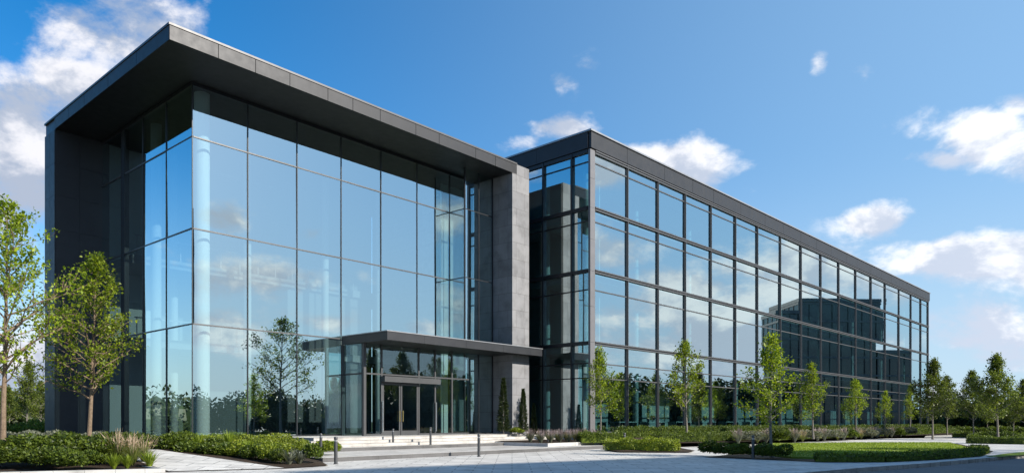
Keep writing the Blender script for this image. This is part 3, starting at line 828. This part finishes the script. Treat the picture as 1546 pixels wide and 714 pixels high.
# ---- shrubs
def shrub_mesh(seed, n, lm, leaf=.075, flat=.8):
    rr = np.random.default_rng(seed); d = rnd_dir(n*2, rr); d = d[d[:, 2] > -.25][:n]; n = len(d)
    bum = rnd_dir(16, rr); bum[:, 2] = np.abs(bum[:, 2]); amp = rr.uniform(.05, .34, 16)
    lump = .7+sum(a*np.exp(-7*(1-(d@b))) for a, b in zip(amp, bum))
    r = lump*(1-.3*rr.uniform(0, 1, n)**2)
    P = d*r[:, None]*np.array([.5, .5, flat*.5])+np.array([0, 0, flat*.42])
    P[:, 2] = np.maximum(P[:, 2], .02)
    D = unit(d*.7+rr.normal(0, .6, (n, 3))+np.array([0, 0, .45])); N = unit(d+rr.normal(0, .5, (n, 3)))
    L = leaf*rr.uniform(.6, 1.35, n); V = leaf_quads(P, D, N, L, L*rr.uniform(.42, .6, n))
    # inner twig mass so that the shrub is not hollow
    core = []
    for a in range(10):
        for b in range(5):
            t0, t1 = 2*math.pi*a/10, 2*math.pi*(a+1)/10; p0, p1 = -.25+1.8*b/5*.999, -.25+1.8*(b+1)/5*.999
            p0, p1 = min(p0, 1.55), min(p1, 1.55)
            f = lambda t, p: (.3*math.cos(t)*math.cos(p), .3*math.sin(t)*math.cos(p), flat*.42+.28*flat*math.sin(p))
            core.append([f(t0, p0), f(t1, p0), f(t1, p1), f(t0, p1)])
    return quads_mesh('shrub', np.concatenate([V, np.array(core)]), lm)


SH = {'green': [shrub_mesh(30+i, 1900, M['shrub'], .12) for i in range(3)],
      'bright': [shrub_mesh(40+i, 1700, M['shrub_bright'], .12) for i in range(3)],
      'grey': [shrub_mesh(50+i, 2300, M['grey_leaf'], .08) for i in range(2)]}


def shrub(kind, loc, size, hgt, label, group, name='shrub'):
    me = random.choice(SH[kind]); o = link(name, me, None, loc, random.uniform(0, 6.28))
    o.scale = (size, size*random.uniform(.9, 1.1), hgt/.8)
    return tag(o, label, 'shrub', group)


def spiky_mesh(seed, n, m, h=.6, w=.03, lean=.8):
    rr = np.random.default_rng(seed); Q = []
    for i in range(n):
        a = rr.uniform(0, 6.28); le = rr.uniform(.1, lean); L = h*rr.uniform(.6, 1.1); ww = w*rr.uniform(.7, 1.2)
        side = np.array([-math.sin(a), math.cos(a), 0])*ww; b = np.array([math.cos(a), math.sin(a), 0])
        pts = [b*(.03+le*L*s*(.5+.6*s))+np.array([0, 0, L*(s-.28*le*s*s)]) for s in (0, .35, .7, 1.0)]
        ws = (1, .9, .6, .06)
        for q in range(3): Q.append([pts[q]-side*ws[q], pts[q]+side*ws[q], pts[q+1]+side*ws[q+1], pts[q+1]-side*ws[q+1]])
    return quads_mesh('blades', np.array(Q), m)


def plume_mesh(seed, n, m, h=1.0, lean=.55, pl=.25, pw=.03):
    rr = np.random.default_rng(seed); Q = []
    for i in range(n):
        a = rr.uniform(0, 6.28); le = rr.uniform(.05, lean); L = h*rr.uniform(.7, 1.05); b = np.array([math.cos(a), math.sin(a), 0]); side = np.array([-math.sin(a), math.cos(a), 0])
        f = lambda s: b*(.04+le*L*s*(.4+.7*s))+np.array([0, 0, L*(s-.22*le*s*s)])
        Q.append([f(.3)-side*.003, f(.3)+side*.003, f(.8)+side*.003, f(.8)-side*.003])
        for k_ in range(4):
            s0 = 1-pl+pl*k_/4; s1 = s0+pl/3; ph = rr.uniform(0, 3.14); sv = (side*math.cos(ph)+np.array([0, 0, 1])*math.sin(ph)*.6)*pw*(1-.2*k_)
            Q.append([f(s0)-sv*.4, f(s0)+sv, f(s1)+sv*.3, f(s1)-sv])
    return quads_mesh('plumes', np.array(Q), m)


GB = [spiky_mesh(60+i, 230, M['blade'], .75, .011, .8) for i in range(2)]
GP = [plume_mesh(70+i, 46, M['plume'], 1.12, .55, .26, .022) for i in range(2)]
LB = [spiky_mesh(80+i, 260, M['grey_leaf'], .5, .012, .6) for i in range(2)]
LS = [plume_mesh(90+i, 70, M['spike'], .66, .45, .22, .018) for i in range(2)]
SPK = spiky_mesh(99, 70, M['grey_leaf'], .62, .035, .95)
YG = spiky_mesh(98, 120, M['lawn_blade'], .55, .02, .8)


def clump(kind, loc, s, label, group, name='ornamental_grass'):
    e = empty(name, loc, random.uniform(0, 6.28), label, 'grass clump' if kind != 'lav' else 'lavender', group); e.scale = (s, s, s)
    i = random.randrange(2)
    if kind == 'grass': link('blades', GB[i], e); link('plumes', GP[i], e)
    else: link('foliage_clump', LB[i], e); link('flower_spikes', LS[i], e)
    return e


def hedge(name, pts, w, h_, z, label, m=M['hedge'], dens=430, leaf=.085, group='clipped hedges', seed=0, zend=None):
    rr = np.random.default_rng(200+seed); P2 = np.array(pts, float); seg = np.diff(P2, axis=0); ln = np.linalg.norm(seg, axis=1); T = ln.sum(); cum = np.concatenate([[0], np.cumsum(ln)])
    zend = z if zend is None else zend
    def at(s):
        i = np.clip(np.searchsorted(cum, s, side='right')-1, 0, len(ln)-1); f = (s-cum[i])/ln[i]
        d = seg[i]/ln[i][:, None]; return P2[i]+seg[i]*f[:, None], np.stack([-d[:, 1], d[:, 0]], 1)
    nt, ns, ne = int(T*w*dens), int(T*h_*dens), int(w*h_*dens)
    S = np.concatenate([rr.uniform(0, T, nt), rr.uniform(0, T, ns), rr.uniform(0, T, ns), np.zeros(ne), np.full(ne, T)])
    q = np.concatenate([rr.uniform(-1, 1, nt), np.full(ns, -1.), np.full(ns, 1.), rr.uniform(-1, 1, 2*ne)])
    zz_ = np.concatenate([np.full(nt, 1.), rr.uniform(0.02, 1, 2*ns+2*ne)])
    c, nn = at(S); n = len(S); lump = .93+.14*np.sin(S*3.1+q*2+1.5*np.sin(S*.9+seed))+.09*np.sin(S*7.3+zz_*5)+.07*np.sin(S*1.3+seed)
    rnd = 1-.22*(np.abs(q)**4)*(zz_**6)
    inw = 1-.25*rr.uniform(0, 1, n)**2
    q2 = q*w/2*lump*np.where(np.abs(q) > .99, inw, 1); z2 = h_*zz_*rnd*np.where(zz_ > .99, inw*lump, 1)
    base = z+(zend-z)*S/T
    P = np.stack([c[:, 0]+nn[:, 0]*q2, c[:, 1]+nn[:, 1]*q2, base+z2], 1)
    out = np.stack([nn[:, 0]*q*(np.abs(q) > .99), nn[:, 1]*q*(np.abs(q) > .99), (zz_ > .99)*1.0], 1)
    tan = np.stack([nn[:, 1], -nn[:, 0], np.zeros(n)], 1); out += tan*np.where(S <= 0, -1, np.where(S >= T, 1, 0))[:, None]
    D = unit(out*.6+rr.normal(0, .6, (n, 3))+np.array([0, 0, .35])); N = unit(out+rr.normal(0, .55, (n, 3)))
    L = leaf*rr.uniform(.6, 1.35, n); V = leaf_quads(P, D, N, L, L*rr.uniform(.42, .62, n))
    core = []
    for i in range(len(ln)):
        for a in np.linspace(0, 1, max(2, int(ln[i]/.6)))[:-1]:
            st = 1/(max(2, int(ln[i]/.6))-1); a2 = a+st; d = seg[i]/ln[i]; nv = np.array([-d[1], d[0]])*(w/2*.6)
            b0, b1 = P2[i]+seg[i]*a, P2[i]+seg[i]*min(a2, 1); zt = z+h_-.1
            zb0 = z+(zend-z)*(cum[i]+ln[i]*a)/T
            for u_, v_ in ((b0-nv, b1-nv), (b1+nv, b0+nv)): core.append([[*u_, zb0], [*v_, zb0], [*v_, zb0+h_*.7], [*u_, zb0+h_*.7]])
            core.append([[*(b0-nv), zb0+h_*.7], [*(b1-nv), zb0+h_*.7], [*(b1+nv), zb0+h_*.7], [*(b0+nv), zb0+h_*.7]])
    o = link(name, quads_mesh(name, np.concatenate([V, np.array(core)]), m))
    return tag(o, label, 'hedge', group)


# left bed
G1 = 'shrubs in the left bed'
hedge('hedge', [(-21.5, 24.6), (-13.6, 24.4)], 1.2, .34, .22, 'clipped dark green hedge across the left bed behind the front shrubs', seed=1, leaf=.09)
hedge('hedge', [(-17.0, 27.6), (-13.9, 25.9)], 1.2, .55, .45, 'short hedge just right of the second young trunk', seed=2, leaf=.09)
hedge('hedge', [(-44, 47), (-24, 44)], 2.2, 1.5, -.1, 'tall dark hedge beyond the left bed, under the trees', M['leaf_dark'], 200, .14, seed=3)
hedge('hedge', [(-24, 33.5), (-17.4, 31.2)], 1.1, .55, .45, 'low shaded hedge along the foot of the dark blade wall', M['grey_leaf'], seed=4)
fs = [(48, 22.6, 1.5, .75), (92, 22.3, 1.45, .78), (130, 22.9, 1.1, .6), (165, 23.2, 1.1, .62), (20, 21.6, 1.1, .5), (-10, 22.2, 1.3, .7), (70, 21.2, .95, .55), (110, 21.1, .9, .5), (145, 21.8, .7, .42), (195, 23.9, .9, .6)]
fl = ['largest rounded shrub at the front of the left bed', 'full shrub right of the largest one in the left bed', 'shrub below the second young trunk in the left bed', 'shrub between the second trunk and the plumed grass',
      'low shrub beside the pale trunk at the left edge', 'shrub cut by the left edge of the view', 'small front shrub below the largest one in the left bed', 'small front shrub at the start of the pale kerb', 'smallest shrub in front of the plumed grass', 'shrub behind the plumed grass in the left bed']
for (px, Y, s_, h_), lab in zip(fs, fl): shrub('green', wpt(px, Y, .1+max(0, (Y-21)*.06)), s_, h_, lab, G1)
for (px, Y, s_, lab) in ((178, 23.0, 1.0, 'pale plumed grass clump nearest the second young trunk'), (200, 22.6, .95, 'pale plumed grass clump in the middle of the left bed group'), (218, 23.3, .85, 'rightmost plumed grass clump by the ramp path')):
    clump('grass', wpt(px, Y, .15), s_, lab, 'plumed grasses in the left bed')
for (px, Y, s_, lab) in ((172, 21.7, .95, 'bright green strappy clump at the front of the left bed'), (192, 21.9, .85, 'bright green strappy clump between plumed grass and kerb'), (226, 22.4, 1.0, 'bright green strappy clump at the corner of the kerb')):
    o = link('strappy_plant', YG, None, wpt(px, Y, .08), random.uniform(0, 6)); o.scale = (s_,)*3; tag(o, lab, 'plant', 'strappy plants in the left bed')

# centre bed
G2 = 'shrubs in the centre bed'
hedge('hedge', [LP(-3.4, -2.6)[:2], LP(3.6, -2.0)[:2]], .8, .36, .52, 'bright yellow green hedge closest to the lobby glass', M['shrub_bright'], seed=5)
hedge('hedge', [LP(-4.0, -4.9)[:2], LP(2.6, -4.9)[:2]], .8, .34, .36, 'yellow green hedge in the middle of the centre bed', M['shrub_bright'], seed=6)
hedge('hedge', [LP(-5.2, -4.2)[:2], LP(-3.3, -2.8)[:2]], 1.3, .5, .5, 'dark hedge end at the far left of the centre bed', seed=7)
cs = [(262, 26.6, 1.1, .55, 'green'), (288, 26.2, 1.0, .5, 'green'), (312, 25.9, .9, .45, 'green'), (336, 25.9, 1.1, .55, 'green'), (360, 25.7, 1.0, .58, 'bright'), (384, 25.2, .95, .55, 'green'),
      (404, 24.8, .85, .5, 'bright'), (424, 24.4, .8, .42, 'green'), (470, 25.0, .75, .55, 'green'), (352, 27.4, 1.2, .5, 'bright'), (392, 27.2, 1.1, .5, 'bright'), (322, 27.6, 1.2, .5, 'green'), (425, 26.8, 1.0, .5, 'bright'), (285, 27.9, 1.2, .5, 'green'), (458, 26.9, .9, .45, 'bright')]
for i, (px, Y, s_, h_, kd) in enumerate(cs):
    rowname = 'front' if i < 9 else 'second'; k_ = i if i < 9 else sorted(range(9, 15), key=lambda q: cs[q][0]).index(i)
    zl = .04+max(0, (Y-24))*.075+max(0, (330-px))*.0022
    shrub(kd, wpt(px, Y, zl), s_*.86, h_*random.uniform(.8, 1.2), f'{"dark green" if kd == "green" else "yellow green"} shrub, {ORD[k_]} from the left in the {rowname} row beside the ramp path', G2)
for px, Y, s_, lab in ((436, 24.3, 1.0, 'grey spiky plant at the front point of the centre bed'), (452, 24.6, .9, 'second grey spiky plant right of the front point'), (410, 25.6, .8, 'grey spiky plant among the centre bed shrubs')):
    o = link('spiky_plant', SPK, None, wpt(px, Y, .05), random.uniform(0, 6)); o.scale = (s_,)*3; tag(o, lab, 'plant', 'grey spiky plants')
for px, Y, z_, s_, lab in ((300, 27.2, .38, 1.0, 'tall strappy green tuft, leftmost among the centre bed shrubs'), (345, 28.3, .45, 1.1, 'tall strappy green tuft before the corner glass'), (372, 26.6, .25, .9, 'strappy green tuft in the middle of the centre bed'), (412, 26.0, .2, .9, 'strappy green tuft towards the right of the centre bed')):
    o = link('strappy_plant', YG, None, wpt(px, Y, z_), random.uniform(0, 6)); o.scale = (s_, s_, s_*1.25); tag(o, lab, 'plant', 'strappy plants in the centre bed')
shrub('bright', wpt(497, 29.3, .16), .95, .55, 'small yellow green shrub between the two left bollards', G2)

# lavender beside the steps
for i in range(13):
    u_ = 15.9+(i % 7)*.85+(.4 if i >= 7 else 0); n_ = -7.4 if i < 7 else -6.3
    clump('lav', LP(u_, n_, .3), 1.15+.15*random.random(), f'grey green lavender clump, {ORD[i % 7]} from the left in the {"front" if i < 7 else "back"} row beside the entrance steps', 'lavender beside the steps', 'lavender_clump')
shrub('bright', LP(18.0, -3.75, .75), .8, .35, 'low shrub at the foot of the stone pier', 'shrubs by the pier')
# slim conifers at the pier
def conifer(seed):
    rr = np.random.default_rng(seed); n = 3600; z = rr.uniform(.02, 1, n)**1.15; a = rr.uniform(0, 6.28, n); r = (1-z)**.8*.27*rr.uniform(.45, 1.15, n)*(1+.25*np.sin(a*3+z*17))
    P = np.stack([np.cos(a)*r, np.sin(a)*r, z*2.6+.1], 1); d = np.stack([np.cos(a), np.sin(a), np.full(n, .55)], 1)
    L = .12*rr.uniform(.6, 1.3, n); return quads_mesh('foliage', leaf_quads(P, unit(d+rr.normal(0, .35, (n, 3))), rnd_dir(n, rr), L, L*.35), M['wood_mass'])
CF = [conifer(5), conifer(6)]
for i, (px, Y, z, h_, lab) in enumerate(((760, 43.6, .75, 3.3, 'slim dark conifer before the shaded side of the stone pier'), (790, 44.2, .75, 2.7, 'slim dark conifer before the lit face of the stone pier'), (806, 45.2, .6, 2.0, 'short dark conifer right of the stone pier'))):
    e = empty('slim_conifer', wpt(px, Y, z), i*2.0, lab, 'conifer', 'slim conifers by the pier'); e.scale = (h_/2.7*.95, h_/2.7*.95, h_/2.7)
    MB().tube([(0, 0, 0), (0, 0, 2.5)], [.04, .01], 7).build('trunk', M['bark_grey'], e); link('foliage', CF[i % 2], e)

# wing hedges and grasses
hedge('hedge', [(3.9, 41.6), (6.6, 41.9)], 1.3, .62, .3, 'low hedge before the corner post of the wing', seed=10)
hedge('hedge', [(4.9, 37.4), (8.1, 35.9)], 1.3, .58, .06, 'short bright hedge at the right end of the steps', M['shrub_bright'], seed=11)
hedge('hedge', [WP(1.2, -1.6)[:2], WP(30, -1.6)[:2]], 1.0, .62, .5, 'long clipped hedge running along the wing glass', seed=12)
hedge('hedge', [WP(31, -1.7)[:2], WP(77, -1.7)[:2]], 1.0, .65, .4, 'far stretch of clipped hedge along the wing glass', seed=13, dens=250, leaf=.11)
hedge('hedge', [WP(.4, -4.4)[:2], WP(12.0, -5.4)[:2]], 1.2, .5, .3, 'low clipped hedge between the corner tree and the third bay', seed=14)
hedge('hedge', [WP(12.5, -5.9)[:2], WP(70, -6.6)[:2]], 1.0, .45, .22, 'far low hedge edging the bed behind the pale grasses', seed=15, dens=250, leaf=.11)
kinds = ['lav', 'grey', 'grass', 'grey', 'lav', 'green']
for i in range(26):
    t_ = 6.4+i*1.35; P_ = WP(t_, -7.4 if t_ > 12 else -6.6, .12); px_ = CX+F*P_[0]/P_[1]; kd = kinds[(i*7+i//3) % 6]
    lab = f'{ORD[i % 13]} from left in {"near" if i < 13 else "far"} half of border behind lawn'
    gname = 'border plants behind the lawn'
    if kd in ('lav',): clump('lav', P_, 1.5, 'grey clump with faded spikes, ' + lab, gname, 'lavender_clump')
    elif kd == 'grass': clump('grass', P_, .78, 'plumed tan grass, ' + lab, gname)
    elif kd == 'grey': shrub('grey', P_, 1.7, .8, 'rounded grey green shrub, ' + lab, gname)
    else: shrub('green', P_, 1.6, .75, 'rounded green shrub, ' + lab, gname)

# island
hedge('hedge', [(11.4, 27.35), (12.4, 27.15), (13.8, 27.25), (15.2, 28.0), (16.6, 28.95), (18.4, 30.3), (20.2, 31.9), (22.0, 34.3), (23.4, 36.6)], .7, .29, .015, 'low hedge curving round the front of the lawn island', seed=20, dens=520, leaf=.075)
il = [(1072, 31.6, .75, .6), (1088, 31.0, .6, .5), (1104, 30.4, .75, .5), (1122, 30.2, .8, .5), (1147, 29.7, .8, .52), (1160, 29.2, .6, .45), (1178, 29.4, .7, .5)]
iw = ['dark shrub at the left point of the lawn island', 'small shrub next to the island point', 'shrub midway between island point and bollard', 'shrub just left of the island bollard', 'shrub just right of the island bollard', 'small shrub before the island tree trunk', 'shrub right of the island tree trunk']
for i, ((px, Y, s_, h_), lab) in enumerate(zip(il, iw)): shrub('green' if i % 4 != 3 else 'bright', wpt(px, Y, .01), s_, h_, lab, 'shrubs on the lawn island')
hedge('hedge', [wpt(1462, 50.5)[:2], wpt(1650, 46)[:2]], 1.4, .62, -.05, 'dark clipped hedge at the right edge beyond the road', seed=21, dens=300)
hedge('hedge', [wpt(1440, 68)[:2], wpt(1640, 62)[:2]], 1.4, .6, -.05, 'second clipped hedge behind the one at the right edge', seed=22, dens=220, leaf=.12)
hedge('hedge', [wpt(1405, 90)[:2], wpt(1640, 84)[:2]], 2.2, .9, -.1, 'farthest hedge at right, below the park trees', seed=23, dens=120, leaf=.17)
# lawn blades
poly = np.array(LAWN); n = 42000; xs = RNG.uniform(11, 30, n); ys = RNG.uniform(27.5, 50, n); ins = np.zeros(n, bool)
for i in range(len(poly)):
    x0, y0 = poly[i]; x1, y1 = poly[(i+1) % len(poly)]
    cnd = ((y0 > ys) != (y1 > ys)) & (xs < (x1-x0)*(ys-y0)/(y1-y0+1e-9)+x0); ins ^= cnd
xs, ys = xs[ins], ys[ins]; n = len(xs)
Dl = unit(np.stack([RNG.normal(0, .35, n), RNG.normal(0, .35, n), np.ones(n)], 1)); Ll = RNG.uniform(.04, .075, n)
tag(link('lawn_grass', quads_mesh('lawn_grass', leaf_quads(np.stack([xs, ys, np.full(n, .088)], 1), Dl, rnd_dir(n), Ll, Ll*.5), M['lawn_blade'])), 'short mown grass of the lawn island', 'grass', kind='stuff')

# ------------------------------------------------------------------ bollards
bm_post = MB().lathe([(.085, 0), (.085, .02), (.062, .022), (.062, .80)], 20).mesh('post', M['charcoal'], True)
bm_band = MB().lathe([(.052, .801), (.052, .859)], 20).mesh('light_band', M['light_metal'], True)
bm_cap = MB().lathe([(.064, .86), (.066, .90), (.066, .945), (.055, .965), (.02, .972)], 20).mesh('cap', M['charcoal'], True)
bl = [(507, 25.8, 0, 1.0, 'nearest dark bollard, at the left foot of the entrance steps'), (484.5, 28.9, .16, .9, 'bollard on the lower terrace, just behind the nearest one'), (723, 31.2, 0, 1.0, 'bollard standing alone before the middle of the steps'),
      (650, 37.1, .32, .92, 'bollard before the right door leaf, on the upper terrace'), (593.5, 36.4, .32, .85, 'bollard before the left door leaf, on the upper terrace'), (827, 42.0, .16, .80, 'bollard in front of the lavender'),
      (943, 37.3, 0, .95, 'slim bollard at the left end of the short bright hedge'), (1137, 29.4, .0, .98, 'bollard among the shrubs of the lawn island')]
for px, Y, z, s_, lab in bl:
    e = empty('bollard', wpt(px, Y, z), 0, lab, 'bollard', 'dark bollards'); e.scale = (s_,)*3
    link('post', bm_post, e); link('light_band', bm_band, e); link('cap', bm_cap, e)


# ------------------------------------------------------------------ buildings across the street and woods
def block(name, loc, rz, w, d, h_, floors, bays, label, wallm, glassm, side=None):
    e = empty(name, loc, rz, label, 'building')
    MB().box(0, w, -d, 0, -.3, h_).build('wall', glassm, e)
    b = MB(); fh = h_/floors
    for k_ in range(floors+1): b.box(-.1, w+.1, -d-.1, .12, k_*fh-.25, k_*fh+.2)
    b.build('floor_band', wallm, e)
    c_ = MB()
    for k_ in range(bays+1): c_.box(w*k_/bays-.09, w*k_/bays+.09, .001, .14, .3, h_-.3)
    c_.build('mullion', wallm, e)
    r2 = MB(); r2.box(.5, w-.5, -d+.5, -.5, h_+.2, h_+.22); r2.build('roof', M['dark_metal'], e)
    return e


su = math.atan2(9.5, 14.66)
block('office_building', (46.9, -5.5, 0), su, 26.0, 25, 34.6, 9, 12, 'tall office building across the street that shades the road', M['mullion'], M['mirror_glass'])
bb = empty('glass_tower', (106.0, 106, 0), R(90), 'dark glass office block across the street mirrored in the wing', 'building')
def tower(x0, x1, d, h_, nm):
    MB().box(x0, x1, -d, 0, -.3, h_).build('wall', M['far_glass'], bb)
    b = MB(); z = 3.6
    while z < h_: b.box(x0-.13, x1+.13, -d, .15, z-.2, z+.2); z += 3.7
    b.box(x0-.1, x1+.1, -d, .3, h_-.4, h_+.3); b.build('floor_band', M['mullion'], bb)
    c_ = MB(); x = x0
    while x <= x1+.01: c_.box(x-.08, x+.08, .001, .14, .3, h_-.5); x += 2.2
    y = -d+1
    while y < -.5: c_.box(x0-.12, x0-.001, y-.08, y+.08, .3, h_-.5); c_.box(x1+.001, x1+.12, y-.08, y+.08, .3, h_-.5); y += 2.2
    c_.build('mullion', M['black_frame'], bb)
tower(0, 17, 12, 26.5, 'a'); tower(-4, -.2, 9, 24, 'b'); tower(17.3, 24, 12, 16, 'c')


def wood(name, line, h_, seed, label, n_per=260, leafs=(.5, .9)):
    rr = np.random.default_rng(seed); V = []; P2 = np.array(line, float)
    for a, b in zip(P2, P2[1:]):
        L = np.linalg.norm(b-a); m_ = max(2, int(L/(h_*.17)))
        for k_ in range(m_):
            c_ = a+(b-a)*(k_+rr.uniform(0, 1))/m_+rr.normal(0, h_*.25, 2); hh = h_*rr.uniform(.62, 1.08); n = n_per; d = rnd_dir(n, rr)
            r = (.8+.35*rr.uniform(0, 1, n))
            P = np.stack([c_[0]+d[:, 0]*r*hh*.36, c_[1]+d[:, 1]*r*hh*.36, hh*.5+d[:, 2]*r*hh*.5], 1)
            s_ = rr.uniform(*leafs, n)*h_/8
            for ia in range(8):
                for ib in range(4):
                    t0, t1, p0, p1 = ia*.7854, (ia+1)*.7854, -1.57+ib*.785, -1.57+(ib+1)*.785
                    f = lambda t, p: (c_[0]+hh*.27*math.cos(t)*math.cos(p), c_[1]+hh*.27*math.sin(t)*math.cos(p), hh*.42+hh*.40*math.sin(p))
                    V.append(np.array([[f(t0, p0), f(t1, p0), f(t1, p1), f(t0, p1)]]))
            V.append(leaf_quads(P, unit(d*.5+rr.normal(0, .7, (n, 3))), unit(d+rr.normal(0, .4, (n, 3))), s_, s_*.7))
    return tag(link(name, quads_mesh(name, np.concatenate(V), M['wood_mass'])), label, 'woodland', kind='stuff')


wood('woodland', [wpt(1395, 165)[:2], wpt(1480, 150)[:2], wpt(1560, 150)[:2], wpt(1800, 140)[:2]], 7.2, 1, 'dark wood behind the park trees at right', 340)
wood('woodland', [wpt(-420, 100)[:2], wpt(-120, 115)[:2], wpt(40, 130)[:2], wpt(120, 150)[:2]], 7.0, 2, 'dark wood far behind the left bed', 340)
wood('woodland', [(58, 33), (66, 36), (78, 48), (88, 70), (92, 88), (98, 99)], 8.5, 3, 'belt of shrubs and trees across the street, mirrored in the glass', 900, (.5,.95))
wood('woodland', [(42, 12), (46, 24), (56, 31)], 5.2, 5, 'shrub belt before the office building across the street', 420)
wood('woodland', [(-60, 20), (-62, 50), (-75, 80)], 5.0, 4, 'shrub belt beyond the left edge, mirrored in the glass', 260)

# ------------------------------------------------------------------ render settings
sc.view_settings.view_transform = 'Standard'; sc.view_settings.look = 'None'; sc.view_settings.exposure = 0.85; sc.view_settings.gamma = 1
sc.view_settings.use_curve_mapping = False
cy = sc.cycles
cy.max_bounces = 10; cy.diffuse_bounces = 3; cy.glossy_bounces = 5; cy.transparent_max_bounces = 24; cy.transmission_bounces = 4
cy.caustics_reflective = False; cy.caustics_refractive = False; cy.sample_clamp_indirect = 6
cy.use_denoising = True
try: cy.denoiser = 'OPENIMAGEDENOISE'
except Exception: pass
